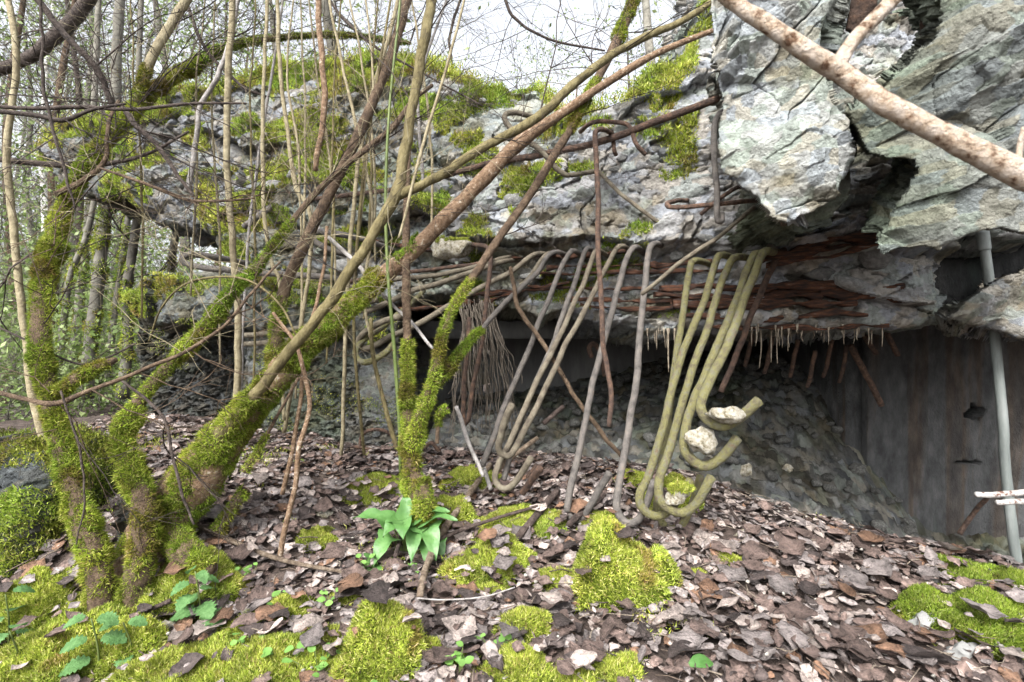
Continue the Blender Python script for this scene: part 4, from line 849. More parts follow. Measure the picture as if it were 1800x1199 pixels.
# green bramble canes
def cane(label, pts, m='green_stem', thorns=22):
    o = empty('bramble_cane', label, 'bramble', 'bramble canes', loc=tuple(P(*pts[0][:3])))
    C = trace(pts, 60); V, Q, T = tube(C[:, :3], C[:, 3], 7); b = MB(); b.add(V, Q, T); s = rel(obj('stem', b.me('stem', smooth=True, col=False), M[m]), o)
    b = MB(); Tn, N, B = frames(C[:, :3])
    for k in range(thorns):
        i = rng.integers(2, 56); a = rng.uniform(0, 6.28); d = N[i]*math.cos(a)+B[i]*math.sin(a); p = C[i, :3]+d*C[i, 3]*.8; t = Tn[i]*C[i, 3]*.5
        b.add([p-t, p+t, p+B[i]*.0015, p+d*.009-Tn[i]*.003], None, [(0, 1, 3), (1, 2, 3), (2, 0, 3)])
    rel(obj('thorns', b.me('thorns', col=False), M['bark_red'], kind='stuff'), o); return o
cane('bright green thorny cane standing straight beside the stump', [(704,830,2.0,6),(702,740,1.98,7),(692,600,1.96,7),(682,480,1.95,6),(678,350,1.95,6),(684,200,1.96,5),(700,40,1.97,5),(706,-20,1.98,4)])
cane('dull green thorny cane leaning under the tan loops', [(698,790,2.12,9),(685,745,2.12,9),(668,680,2.13,8),(655,620,2.14,8),(652,560,2.16,7)], 'bark_olive')
cane('green cane slanting up past the niche', [(640,800,2.3,6),(622,560,2.2,6),(640,300,2.2,7),(662,150,2.2,5),(690,-20,2.2,4)], 'bark_olive', thorns=8)
cane('thin yellow-green cane arching over the mossy sleeve', [(262,600,2.0,4),(285,540,1.95,4),(330,498,1.9,4),(400,487,1.88,4),(450,500,1.86,4),(495,540,1.85,4),(520,590,1.85,4)], 'bark_olive', thorns=4)
# dead branches hanging and lying in the air at the left
def branch(label, pts, m, seed, tw=(), name='dead_branch', cat='branch', group='bare branches before the slab', L=.35, wob=.01, depth=2, rad=.0028):
    o = empty(name, label, cat, group, loc=tuple(P(*pts[0][:3])))
    rel(stem('stem', None, pts, m, k=8, bump=.1, wob=wob), o)
    if tw: rel(twig_part(None, tw, m, seed, L=L, rad=rad, depth=depth)[0], o)
    return o
branch('white dead stick hanging against the slab end', [(425,-30,2.3,8),(385,120,2.3,10),(355,180,2.3,10),(345,235,2.3,10),(330,335,2.3,12)], 'bark_white', 31)
branch('dark branch reaching level across the white sky', [(-40,183,1.9,7),(60,188,1.9,8),(140,186,1.92,8),(230,190,1.95,7),(330,182,2.0,6),(430,182,2.05,4)], 'bark_dark', 32, [(60,188,1.9,.6,.5),(230,190,1.95,.8,.3),(330,182,2,.7,-.4),(140,186,1.92,.8,-.3)])
branch('dark drooping branch under the level one', [(-40,188,1.85,9),(60,198,1.86,9),(110,207,1.87,9),(160,190,1.88,7),(220,180,1.9,5)], 'bark_dark', 33, [(110,207,1.87,.6,-.6)])
branch('grey-brown branch hanging from the top beside the pale sapling', [(70,-30,1.8,6),(76,90,1.8,7),(74,180,1.8,7),(92,245,1.8,6),(112,300,1.8,6),(126,370,1.8,4)], 'bark_dark', 34, [(76,90,1.8,.6,-.4),(92,245,1.8,-.5,-.6)])
branch('dark branch pointing at the slab end', [(-40,272,2.1,10),(50,284,2.1,11),(120,290,2.12,10),(190,287,2.14,9),(270,262,2.18,7),(330,230,2.22,5)], 'bark_dark', 35, [(120,290,2.1,.7,.3),(190,287,2.14,.7,-.4)])
branch('thin reddish branch spreading over the dark slab corner', [(176,298,1.9,4),(260,325,1.9,6),(330,350,1.9,5),(400,352,1.9,5),(450,348,1.92,3)], 'bark_brown', 36, [(260,325,1.9,.9,-.3),(330,350,1.9,.8,-.4),(400,352,1.9,.7,.3)], L=.28)
branch('grey-brown branch forking low before the mossy trunks', [(-40,682,1.5,9),(50,702,1.5,9),(100,708,1.5,10),(160,685,1.52,8),(240,655,1.55,7),(330,612,1.6,7),(400,560,1.64,6),(450,505,1.68,5),(490,460,1.7,4)], 'bark_brown', 37, [(100,708,1.5,.3,-.8),(160,685,1.5,.6,-.6),(240,655,1.55,.8,-.2),(330,612,1.6,.8,-.3),(400,560,1.64,.9,.2)], L=.4)
branch('brown branch drooping between the two mossy trunks', [(205,668,1.6,4),(250,700,1.6,6),(290,745,1.58,6),(305,800,1.56,6),(320,850,1.55,6),(345,925,1.55,5)], 'bark_dark', 38, [(290,745,1.58,-.4,-.7),(305,800,1.56,.5,-.5)])
branch('thin grey branch hanging before the rock bank', [(110,690,1.5,5),(125,745,1.5,5),(140,800,1.5,5),(148,880,1.5,4),(135,960,1.5,3)], 'bark_dark', 39, [(125,745,1.5,.5,-.7)])
branch('fine dark branch crossing the bright wood', [(-40,560,1.9,4),(60,600,1.9,4),(150,640,1.92,4),(240,600,1.95,3)], 'bark_dark', 40, [(60,600,1.9,.5,.6),(150,640,1.9,.6,.3)])
branch('pale stick with broken tip lying under the slab', [(560,400,2.15,7),(610,445,2.12,8),(660,500,2.1,7),(720,560,2.06,6),(762,612,2.02,6)], 'bark_white', 41)
branch('grey stick standing by the chamber mouth', [(895,470,2.4,7),(915,540,2.35,8),(965,625,2.3,8),(1010,700,2.26,8),(1070,775,2.24,8),(1105,820,2.3,6)], 'bark_brown', 42)
branch('fine branch sweeping over the mossy top', [(560,-20,2.6,5),(640,70,2.6,5),(740,130,2.62,4),(850,190,2.66,3)], 'bark_dark', 43, [(640,70,2.6,.8,.2),(740,130,2.6,.7,.5)])
branch('wiry branch above the slab end', [(320,-20,2.5,6),(360,90,2.5,6),(420,150,2.5,5),(470,170,2.52,4)], 'bark_dark', 44, [(360,90,2.5,.7,.4),(420,150,2.5,.7,.2),(360,90,2.5,-.7,.3)])
branch('dark wiry branch hanging in the white gap of sky', [(880,-30,3.0,6),(900,30,3.0,6),(960,70,3.0,5),(1060,90,3.05,4)], 'bark_dark', 45, [(900,30,3,-.3,-.6),(960,70,3,.7,-.4),(880,-10,3,.5,-.3),(930,50,3,-.5,-.5)], L=.55, depth=3)
branch('dark wiry branch over the stump stem', [(820,-30,3.2,5),(790,60,3.2,5),(800,130,3.2,4)], 'bark_dark', 46, [(790,60,3.2,.6,.3),(800,130,3.2,.7,.2),(790,40,3.2,-.6,.4)], L=.5, depth=3)
branch('thick near-black branch slanting across the top corner', [(175,-30,3.2,30),(120,45,3.2,32),(60,95,3.2,28),(0,122,3.2,26),(-60,140,3.2,24)], 'bark_dark', 47)
# blurred beige branch close to the lens
nb = empty('peeling_branch', 'beige peeling branch slanting close across the top corner', 'branch', loc=tuple(P(1250, -20, .62)))
rel(stem('stem', None, [(1240,-40,.62,30),(1290,5,.62,34),(1350,45,.61,36),(1420,92,.6,40),(1480,130,.6,44),(1560,185,.58,46),(1640,228,.57,46),(1720,270,.56,52),(1800,310,.55,56),(1900,360,.54,58)], 'near', k=18, bump=.1), nb)
rel(stem('side_branch', None, [(1470,120,.6,30),(1500,72,.6,24),(1540,30,.6,24),(1600,-30,.6,24)], 'near', k=12, bump=.08), nb)
rel(stem('side_branch', None, [(1790,300,.55,14),(1792,260,.55,12),(1800,225,.55,10)], 'near', k=10), nb)

# sticks on the ground
def stick(label, pts, m, group='sticks lying on the leaf litter', w=None, dz=.015, k=8):
    A = []
    for (px, py, wd) in pts: g = gp(px, py, dz); Y = g[1]; A.append((*g, wd/1800*Y))
    C = resample(np.array(A), 24); V, Q, T = tube(C[:, :3], C[:, 3], k, bump=.15, seed=int(pts[0][0])); b = MB(); b.add(V, Q, T)
    return obj('stick', b.me('stick', smooth=True, col=False), M[m], label=label, cat='stick', group=group)
stick('longest barkless stick lying from the hooks towards the camera', [(862,835,9),(830,882,11),(790,940,13),(765,985,14),(748,1030,13),(738,1080,12)], 'wood', dz=.05)
stick('dark brown stick lying across the moss beside the longest stick', [(980,882,12),(945,925,13),(905,975,13),(865,1030,12)], 'wood_dark', dz=.045)
stick('thin dark twig crossing two sticks on the moss', [(740,995,6),(800,965,7),(870,940,6),(945,918,6)], 'wood_dark', dz=.06)
stick('long pinkish stick lying away from the mossy tree base', [(305,928,8),(370,955,8),(450,990,8),(520,1012,8),(640,1034,6)], 'wood', dz=.04)
stick('rotting brown stick pointing at the grey hook', [(1060,885,13),(1040,905,14),(1020,920,13),(1000,940,11)], 'wood_dark', dz=.035)
stick('pale peeled stick leaning down from the chamber mouth', [(862,880,8),(850,840,8),(838,800,8)], 'bark_white', dz=.05)
stick('thin white grass stalk lying over the dead leaves', [(733,1082,3),(780,1085,3),(850,1080,3),(905,1062,2)], 'bark_white', dz=.05)
stick('short pale stick by the corner moss', [(560,1150,12),(590,1170,13)], 'wood', dz=.03)
stick('dark twig on the moss near the nettle', [(210,1140,7),(250,1110,8),(300,1085,8)], 'wood_dark', dz=.05)
stick('brown twig below the two mossy trunks', [(278,1020,7),(320,1005,7),(355,988,6)], 'wood_dark', dz=.06)
stick('thin brown twig on open leaf litter', [(1270,890,5),(1290,920,5),(1320,960,4)], 'wood_dark', dz=.03)
stick('thin twig on leaves near the bottom edge', [(1230,1060,6),(1240,1090,5),(1235,1120,5)], 'wood_dark', dz=.03)
stick('long thin twig half buried in leaves', [(1325,1095,5),(1380,1115,5),(1450,1130,4)], 'wood_dark', dz=.025)
stick('dark straight stick standing in the arum', [(695,1015,8),(705,980,9),(718,940,9)], 'wood_dark', dz=.07)
stick('grey twig lying by the dark brown stick', [(1025,1000,5),(1010,1060,3)], 'wood', dz=.03)
st = bar([(945,770,2.2,8),(905,800,2.15,10),(870,835,2.1,9)], 'wood', parent=None, name='stick'); tag(st, 'barky stick propped against the folded hooks', 'stick', 'sticks lying on the leaf litter')
st = bar([(955,745,2.3,9),(990,715,2.35,9)], 'wood_dark', parent=st, name='tip')
st = bar([(802,715,2.1,8),(815,750,2.1,8),(830,790,2.08,8),(850,840,2.05,7)], 'bark_white', parent=None, name='stick'); tag(st, 'pale stick standing upright before the niche', 'stick', 'sticks lying on the leaf litter')

# ------------------------------------------------------------------ moss mounds on the ground
MND = []
def mound_h(x, y):
    t = np.zeros_like(np.asarray(x, float))
    for (g, rx, ry, hz, sd) in MND:
        dx, dy = (x-g[0])/rx, (y-g[1])/ry; rr = np.hypot(dx, dy); nz = np.where(rr < 2.2)[0] if rr.ndim else None
        if nz is None or not len(nz): continue
        dx, dy, rr = dx[nz], dy[nz], rr[nz]+1e-9; ww = np.clip(1+.36*fbm(dx/rr*1.5, dy/rr*1.5, s=1, o=4, seed=sd+300), .4, 2); k = np.clip(1-(rr/ww)**2, 0, 1)
        t[nz] = np.maximum(t[nz], hz*k**.62*(1+.3*fbm(np.asarray(x)[nz], np.asarray(y)[nz], s=16, o=3, seed=sd+301)))
    return t
def mound(px, py, wpx, hpx, label, ht=.5, dens=1., bare=0., seed=0, pal=MC):
    wpx, hpx = wpx*1.2, hpx*1.15
    g = gp(px, py+hpx*.28); Y = g[1]; rx = wpx/1800*Y; ry = rx*.75; hz = hpx/900*Y*ht*.95; MND.append((g, rx, ry, hz, seed))
    nr, na = 14, 30; t = np.linspace(0, 1, nr)[:, None]; a = np.arange(na)[None]/na*2*np.pi
    wob = np.clip(1+.36*fbm(np.cos(a)*1.5, np.sin(a)*1.5, s=1, o=4, seed=seed+300), .4, 2)
    X = g[0]+rx*t*wob*np.cos(a); Yy = g[1]+ry*t*wob*np.sin(a); prof = np.clip(1-t**2, 0, 1)**.62
    Zz = G(X, Yy)-.02*t+hz*prof*(1+.3*fbm(X, Yy, s=16, o=3, seed=seed+301))
    V = np.stack([X, Yy, Zz], -1).reshape(-1, 3)-g; i = np.arange(nr-1)[:, None]*na; j = np.arange(na)[None]
    Q = np.stack([i+j, i+(j+1) % na, i+na+(j+1) % na, i+na+j], -1).reshape(-1, 4)
    o = obj('moss_clump', mesh('moss_clump', V, Q, smooth=True), M['mossbed'], loc=tuple(g), label=label, cat='moss', group='moss clumps on the forest floor')
    n = int(2.6*np.pi*rx*(ry+hz)*95000*dens); n = min(int(n*1.25), 34000)
    tt = np.sqrt(rng.uniform(0, 1.5, n)); aa = rng.uniform(0, 2*np.pi, n); ww = np.clip(1+.36*fbm(np.cos(aa)*1.5, np.sin(aa)*1.5, s=1, o=4, seed=seed+300), .4, 2)
    x = g[0]+rx*tt*ww*np.cos(aa); y = g[1]+ry*tt*ww*np.sin(aa); pr = np.clip(1-tt**2, 0, 1)**.62
    z = G(x, y)+hz*pr*(1+.3*fbm(x, y, s=16, o=3, seed=seed+301)); keep = (tt < 1) | (fbm(x, y, s=12, o=3, seed=seed) > .15+(tt-1)*1.5)
    if bare: keep &= fbm(x, y, s=11, o=3, seed=seed+4) > bare-.6
    nn = np.stack([(x-g[0])/rx*hz/rx, (y-g[1])/ry*hz/ry, .45+.6*pr], 1); nn /= np.linalg.norm(nn, axis=1)[:, None]
    q = np.stack([x, y, z], 1)[keep]-g
    moss_obj('fronds', [blades(q, nn[keep], .0135, .0038, pal=pal)], o); return o
MD = MC*np.array((.62, .72, .6))
for k_, a_ in enumerate([(680,1125,122,130,'round yellow-green moss cushion near the bottom edge',.62),(1085,995,150,135,'large bright moss hump below the grey hook',.68),(868,965,135,110,'flat moss patch between the crossed sticks',.35),
        (925,1085,80,66,'small moss cushion with dead leaves on its side',.5),(920,1172,100,70,'moss lump beside white pebbles at the bottom edge',.5),(1085,1172,80,54,'ragged moss tuft at the bottom edge',.4),(905,900,120,60,'low moss carpet under the folded hooks',.3),
        (790,895,70,60,'moss tuft touching the stump foot',.5),(828,832,90,54,'moss patch behind the pale stick',.4),(1180,862,100,90,'green moss growing behind the lowest yellow hooks',.5),(60,1055,120,90,'mossy bank at the side edge',.5),
        (80,1150,190,90,'broad moss cushion in the bottom corner',.5),(215,1118,110,84,'moss cushion below the forked trunks',.5),(350,1172,160,80,'moss mound beside the dandelion-like seedlings',.45),(480,1150,180,100,'wide thin moss sheet dotted with seedlings',.3),
        (1285,985,42,32,'tiny bright moss tuft on the open leaf litter',.6),(1228,1012,30,22,'tiniest moss tuft beside the tuft on open litter',.6),(560,940,74,40,'small moss patch beside the crooked sucker',.4),(600,1052,56,34,'little moss patch above the cushion',.4),
        (756,1136,44,50,'moss scrap beside the round cushion',.4),(500,1062,70,66,'leafy moss patch right of the nettle',.35),(1060,912,70,30,'thin moss strip under the dark grey hook',.3),(340,1000,140,110,'moss apron over the forked tree foot',.4),
        (660,850,90,40,'sparse moss left of the stump foot',.2),(140,1070,90,50,'moss between the corner nettle and the slender trunk',.4),(265,1175,110,70,'moss lump low beside the corner nettles',.5),(425,1095,80,50,'low moss right under the largest nettle',.35),(575,1120,80,46,'moss patch joining the round cushion',.35),(610,1180,70,50,'moss at the bottom edge left of the round cushion',.4),(800,1150,60,40,'thin moss by the white stone and seedling',.3),(980,1010,60,40,'small moss patch left of the large hump',.35),(850,1035,50,30,'moss scrap at the foot of the dark brown stick',.35),(1000,1195,90,40,'moss at the bottom edge under the crumbly stone',.4),(1110,840,50,30,'green moss tuft at the foot of the lichened bars',.5)]):
    mound(*a_[:5], ht=a_[5], seed=k_*7)
for k_, a_ in enumerate([(1645,1060,110,80,'dark green moss clump on the slope by the pole',.45),(1740,1070,150,120,'dark moss cushion under the corner rail',.35),(1700,1000,120,40,'dull moss strip along the edge of the drop',.3),(1790,1010,90,50,'dull moss patch at the foot of the steel pole',.3)]):
    mound(*a_[:5], ht=a_[5], seed=200+k_*7, pal=MD)

# ------------------------------------------------------------------ dead leaves
def leaf_shape(r, kind):
    n = 10; t = np.linspace(0, 1, n); wmax = r.uniform(.32, .5) if kind < 5 else r.uniform(.18, .27)
    wv = wmax*np.sin(np.pi*np.clip(t, .02, 1)**(.75 if kind % 2 else .95))**.75; wv[-1] = .01; wv[0] = .05
    V = []; jl = 1+r.normal(0, .11, n); jr = 1+r.normal(0, .11, n)
    curl = r.uniform(-.9, 1.1); fold = r.uniform(-.1, .4); tw = r.uniform(-.5, .5); ph = r.uniform(0, 6); rl = r.uniform(-.2, .5, 2)
    for i in range(n):
        x = t[i]-.5; zc = curl*x*x*.6+.03*math.sin(5*x+ph); ww = .05*math.sin(8*t[i]+ph)
        for s in (-1, -.5, 0, .5, 1):
            a = tw*x*2; yy = s*wv[i]*(jl[i] if s < 0 else jr[i]); zz = abs(s)**1.6*fold*wv[i]*.9+ww*s+.03*math.sin(9*yy+5*x+ph)+(abs(s) > .9)*wv[i]*.35*rl[0 if s < 0 else 1]
            V.append((x, yy*math.cos(a), zc+zz+yy*math.sin(a)*.6))
    V = np.array(V); i = np.arange(n-1)[:, None]*5; j = np.arange(4)[None]
    Q = np.stack([i+j, i+j+1, i+5+j+1, i+5+j], -1).reshape(-1, 4)
    nv = len(V); st = np.array([(-.5, -.012, 0), (-.5, .012, 0), (-.78, .0, .05)])+np.array((0, 0, V[2, 2])); V = np.vstack([V, st])
    return V-np.array((0, 0, V[:, 2].min()*.6)), Q, np.array([(nv, nv+1, nv+2)])
r5 = np.random.default_rng(55); LV = [leaf_shape(r5, k % 8) for k in range(14)]
NL = 24000; lx = r5.uniform(-2.6, 2.9, NL); ly = r5.uniform(.75, 3.4, NL); lpx = 900+900*lx/ly; lz = G(lx, ly); lpy = 600+(H-lz)/ly*900
ok = (lpx > -150) & (lpx < 1950) & (lpy < 1330)
crest = np.interp(lpx, [0, 450, 620, 700, 1000, 1230, 1480, 1780, 2000], [730, 745, 800, 800, 812, 848, 935, 1000, 1040]); ok &= lpy > crest-8
mossy_side = (lpx < 230) & (r5.random(NL) < .55); ok &= ~mossy_side
lx, ly, lz, lpx, lpy = (a[ok] for a in (lx, ly, lz, lpx, lpy)); n = len(lx)
size = r5.uniform(.022, .058, n)*np.where(r5.random(n) < .22, 1.5, 1); yaw = r5.uniform(0, 6.28, n); tl = r5.normal(0, .16, (n, 2)); kind = r5.integers(0, 14, n); lift = r5.uniform(.0, .03, n)
lz, drop = lz+mound_h(lx, ly), r5.random(n) < .88
lift = np.where(mound_h(lx, ly) > .012, lift+.006, lift)
shown = size/ly*(~((mound_h(lx, ly) > .012) & drop))*((lpx > 15) & (lpx < 1785) & (lpy < 1190)); big = np.zeros(n, bool); big[np.argsort(-shown*(r5.uniform(.6, 1, n)))[:300]] = True
def leaf_rot(i):
    e = 1e-2; nx = -(float(G(lx[i]+e, ly[i]))-float(G(lx[i]-e, ly[i])))/(2*e); ny = -(float(G(lx[i], ly[i]+e))-float(G(lx[i], ly[i]-e)))/(2*e)
    return Matrix.Rotation(-ny*.8+tl[i, 0], 3, 'X') @ Matrix.Rotation(nx*.8+tl[i, 1], 3, 'Y') @ Matrix.Rotation(yaw[i], 3, 'Z')
e = 1e-2; GXd = -(G(lx+e, ly)-G(lx-e, ly))/(2*e); GYd = -(G(lx, ly+e)-G(lx, ly-e))/(2*e)
def rotm(i):
    ax, ay, az = -GYd[i]*.8+tl[i, 0], GXd[i]*.8+tl[i, 1], yaw[i]
    return np.array(Matrix.Rotation(ax, 3, 'X') @ Matrix.Rotation(ay, 3, 'Y') @ Matrix.Rotation(az, 3, 'Z'))
CK = list(LEAFC); CW = np.array([.16, .27, .37, .14, .06]); ck = r5.choice(5, n, p=CW)
VEIN = np.r_[np.tile([.82, 1.02, 1.45, .98, .78], 10), .8, .8, .8]
b = MB()
big &= ~((mound_h(lx, ly) > .012) & drop)
for i in np.where(~big & ~((mound_h(lx, ly) > .012) & drop))[0]:
    V, Q, T = LV[kind[i]]; c = np.array(LEAFC[CK[ck[i]]])*r5.uniform(.65, 1.3)*VEIN[:, None]*(1+.12*r5.normal(0, 1, (53, 1)))
    b.add((V*size[i])@rotm(i).T+np.array((lx[i], ly[i], lz[i]+lift[i])), Q, T, c)
obj('leaf_litter', b.me('leaf_litter'), M['litter'], label='thick carpet of brown and grey dead leaves over the ground', cat='leaf litter', kind='stuff')
LN = dict(pale='pale pinkish', grey='grey', brown='brown', dark='blackish', rust='rusty orange')
LMK = [(680,1125,'the round moss cushion'),(1085,995,'the large moss hump'),(868,965,'the crossed sticks'),(925,1085,'the small moss cushion'),(920,1172,'the moss lump at the bottom edge'),(1180,930,'the yellow hooks'),(1070,915,'the dark grey hook'),
       (720,960,'the arum plant'),(360,1090,'the largest nettle'),(480,1150,'the seedling moss sheet'),(1285,985,'the tiny moss tuft'),(1645,1060,'the dark moss clump'),(1690,1155,'the grey-green corner stone'),(1440,1020,'the flat grey stone'),(1220,1100,'the white stone on open litter'),
       (1480,935,'the foot of the rubble'),(500,960,'the crooked sucker'),(300,1000,'the forked tree base'),(90,1150,'the corner moss cushion'),(1212,1194,'the single green leaf'),(1400,1150,'the thin half-buried twig'),(640,1034,'the tip of the pinkish stick'),(740,1080,'the near end of the longest stick'),(800,860,'the pale stick behind the stump')]
seen_lm = {}
def leaf_label(i, c):
    d = [math.hypot(lpx[i]-a, lpy[i]-b) for a, b, _ in LMK]; k = int(np.argmin(d)); w_ = LMK[k][2]; sz = 'large ' if size[i] > .062 else ('narrow ' if kind[i] % 8 >= 5 else '')
    return f'{sz}{LN[c]} dead leaf lying near {w_}', f'{sz}{LN[c]} leaves near {w_}'
LME = {}
for i in np.where(big)[0]:
    c = CK[ck[i]]; key = (int(kind[i]), c)
    if key not in LME:
        V, Q, T = LV[kind[i]]; LME[key] = mesh('fallen_leaf', V, [Q, T], np.tile(VEIN[:, None], (1, 3))); LME[key].materials.append(M['leaf_'+c])
    o = bpy.data.objects.new('fallen_leaf', LME[key]); COL.objects.link(o); s = size[i]*1.15
    o.matrix_world = Matrix.Translation((lx[i], ly[i], lz[i]+.02+lift[i]*.8)) @ (leaf_rot(i).to_4x4()) @ Matrix.Diagonal((s, s, s, 1))
    lb, gr = leaf_label(i, c); tag(o, lb, 'leaf', gr)

# pale stones on the ground
def gstone(px, py, wpx, label, m='limestone', seed=0, hp=.7):
    g = gp(px, py); big_stone('loose_stone', px, py-wpx*.1, g[1], wpx, wpx*hp, m, label, 'stone', seed, 'loose stones on the ground')
for a_ in [(568,905,30,'white rounded stone beside the crooked sucker'),(290,1105,34,'pale broken stone under the nettle'),(490,1155,46,'flat pale stone in the seedling moss'),(1150,1010,20,'chalky chip beside the large moss hump'),(1010,1175,50,'crumbly white stone at the bottom edge'),
           (1010,1150,22,'small white pebble on the crumbly stone'),(1290,1000,18,'white chip next to the tiny moss tuft'),(1220,1100,26,'white stone among open leaves'),(1690,1155,64,'large grey-green stone in the bottom corner'),(1440,1020,30,'grey flat stone on the leaf slope'),
           (1620,1105,70,'grey stone below the dark moss clump'),(1640,1020,40,'flat grey stone above the dark moss clump'),(805,1172,34,'white stone under a seedling'),(1105,945,18,'chalk pebble before the grey hook'),(1305,945,34,'pale flat stone right of the hooks'),
           (700,815,30,'grey stone left of the stump'),(1500,900,40,'grey slab chip at the foot of the rubble')]:
    gstone(*a_, seed=int(a_[0]) % 7, m='stone' if 'grey' in a_[3] else 'limestone')

# small twig crumbs, chips and moss scraps between the leaves
r8 = np.random.default_rng(88)
def spots(n):
    x = r8.uniform(-2.4, 2.6, n); y = r8.uniform(.8, 3.2, n); z = G(x, y); px = 900+900*x/y; py = 600+(H-z)/y*900
    cr = np.interp(px, [0, 450, 620, 700, 1000, 1230, 1480, 1780, 2000], [730, 745, 800, 800, 812, 848, 935, 1000, 1040]); k = (px > -100) & (px < 1900) & (py > cr-4) & (py < 1300)
    return np.stack([x, y, z], 1)[k]
b = MB()
for p in spots(2600):
    a = r8.uniform(0, 6.28); L = r8.uniform(.02, .09); d = np.array((math.cos(a), math.sin(a), r8.normal(0, .25)))*L; q = p+np.array((0, 0, r8.uniform(.015, .045)))
    C = np.array([q-d/2, q+r8.normal(0, .004, 3), q+d/2]); V, Q, T = tube(C, np.full(3, r8.uniform(.0007, .0022)), 4); b.add(V, Q, T, np.array([(.12, .09, .07), (.06, .045, .04), (.2, .165, .13)][r8.integers(3)]))
obj('twig_litter', b.me('twig_litter'), M['litter'], label='fine broken twigs strewn through the dead leaves', cat='twigs', kind='stuff')
b = MB()
for p in spots(900):
    v, f = STL[r8.integers(6)]; s_ = r8.uniform(.003, .009); b.add(v*s_+p+np.array((0, 0, r8.uniform(.015, .04))), None, f, np.array((.42, .4, .36))*r8.uniform(.5, 1.1))
obj('chalk_gravel', b.me('chalk_gravel'), M['litter'], label='small chalky crumbs scattered over the dead leaves', cat='gravel', kind='stuff')
q = spots(190000); m_ = fbm(q[:, 0], q[:, 1], s=2.6, o=4, seed=77)+.45*fbm(q[:, 0], q[:, 1], s=14, o=2, seed=78)-.8*np.clip(q[:, 0]+.1, 0, 1); k = m_ > .66
q = q[k]; q[:, 2] += r8.uniform(.008, .035, len(q))
moss_obj('moss_scraps', [blades(q, np.tile((0, -.2, 1.), (len(q), 1)), .013, .0036)], None, label='thin scraps of moss creeping between the dead leaves', cat='moss')

# ------------------------------------------------------------------ plants
def leaf_blade(path, prof, fold=.15, wav=.0):
    """ribbon leaf: path (n,3), half widths prof"""
    n = len(path); T = np.gradient(path, axis=0); T /= np.linalg.norm(T, axis=1)[:, None]; up = np.array((0, -.3, 1.)); Sd = np.cross(T, up); Sd /= np.linalg.norm(Sd, axis=1)[:, None]; N = np.cross(Sd, T)
    V = []
    for s in (-1, -.5, 0, .5, 1): V.append(path+Sd*(prof*s)[:, None]+N*(abs(s)*prof*fold+wav*np.sin(np.arange(n)*1.3+s*2))[:, None])
    V = np.stack(V, 1).reshape(-1, 3); i = np.arange(n-1)[:, None]*5; j = np.arange(4)[None]
    return V, np.stack([i+j, i+j+1, i+6+j, i+5+j], -1).reshape(-1, 4)
def arum():
    base = gp(712, 985); o = empty('arum_plant', 'clump of glossy arrow-shaped green leaves before the stump', 'plant', loc=tuple(base)); Yb_ = base[1]-.02
    for (sx, sy, tx, ty, wd, dy) in [(690,925,636,915,20,.02),(712,922,682,940,22,-.05),(715,915,712,885,15,.06),(724,920,775,905,18,.03),(735,925,788,918,16,.0),(748,925,762,972,24,-.06),(732,930,725,976,20,-.08),(690,945,664,985,22,-.05),(672,985,655,1016,26,-.08),(745,950,750,990,16,-.05),(705,920,708,942,24,-.09),(770,955,776,985,14,0)]:
        p0, p1 = P(sx, sy, Yb_), P(sx+(tx-sx)*1.3, sy+(ty-sy)*1.3, Yb_-.03+dy); t = np.linspace(0, 1, 9); path = p0+(p1-p0)*t[:, None]; path[:, 2] += .025*np.sin(np.pi*t)
        pr = wd*1.12/900*Yb_*np.array([.75, 1.15, 1.0, .62, .6, .52, .38, .2, .02])
        V, Q = leaf_blade(path, pr, .28, .005); b = MB(); b.add(V, Q); rel(obj('leaf', b.me('leaf', smooth=True, col=False), M['arum']), o)
        C = resample(np.array([base, base+(p0-base)*.5+np.array((0, 0, .01)), p0]), 8); V, Q, T = tube(C, np.full(8, .0028), 6); b = MB(); b.add(V, Q, T); rel(obj('stalk', b.me('stalk', smooth=True, col=False), M['green_stem']), o)
arum()
def nettle(px, py, sc, label, seed, lv=4):
    r = np.random.default_rng(seed); base = gp(px, py); o = empty('nettle_plant', label, 'plant', 'young nettles', loc=tuple(base)); hgt = .16*sc
    top = base+np.array((r.normal(0, .01), -.03, hgt)); C = resample(np.array([base, (base+top)/2+np.array((.006, 0, 0)), top]), 8); V, Q, T = tube(C, np.linspace(.003, .002, 8), 6); b = MB(); b.add(V, Q, T)
    rel(obj('stem', b.me('stem', col=False, smooth=True), M['green_stem']), o)
    for L in range(lv):
        c = base+(top-base)*(.25+.75*L/(lv-1)); ln = .065*sc*(1-.12*L); a0 = r.uniform(0, 3.14)+L*1.57
        for s in range(2):
            a = a0+s*np.pi+r.normal(0, .15); d = np.array((math.cos(a), math.sin(a)*.9, .12)); p0 = c+d*.016*sc; t = np.linspace(0, 1, 13); path = p0+d*ln*t[:, None]; path[:, 2] -= .022*sc*t**2*1.2
            pr = ln*.40*np.sin(np.pi*np.clip(t*.93+.07, 0, 1))**.75*(1+.2*np.where(np.arange(13) % 2, 1, -1)); pr[-1] = .0008
            V, Q = leaf_blade(path, pr, .12); b = MB(); b.add(V, Q); rel(obj('leaf', b.me('leaf', col=False), M['nettle']), o)
nettle(352, 1105, 1.15, 'largest nettle with toothed leaves before the forked tree', 1, 5); nettle(175, 1185, 1.05, 'nettle in the corner moss cushion', 2, 3); nettle(15, 1140, 1.1, 'nettle cut by the side edge', 3, 3); nettle(235, 1165, .8, 'small nettle right of the corner one', 4, 2)
nettle(40, 1190, .9, 'nettle lowest in the bottom corner', 5, 2)
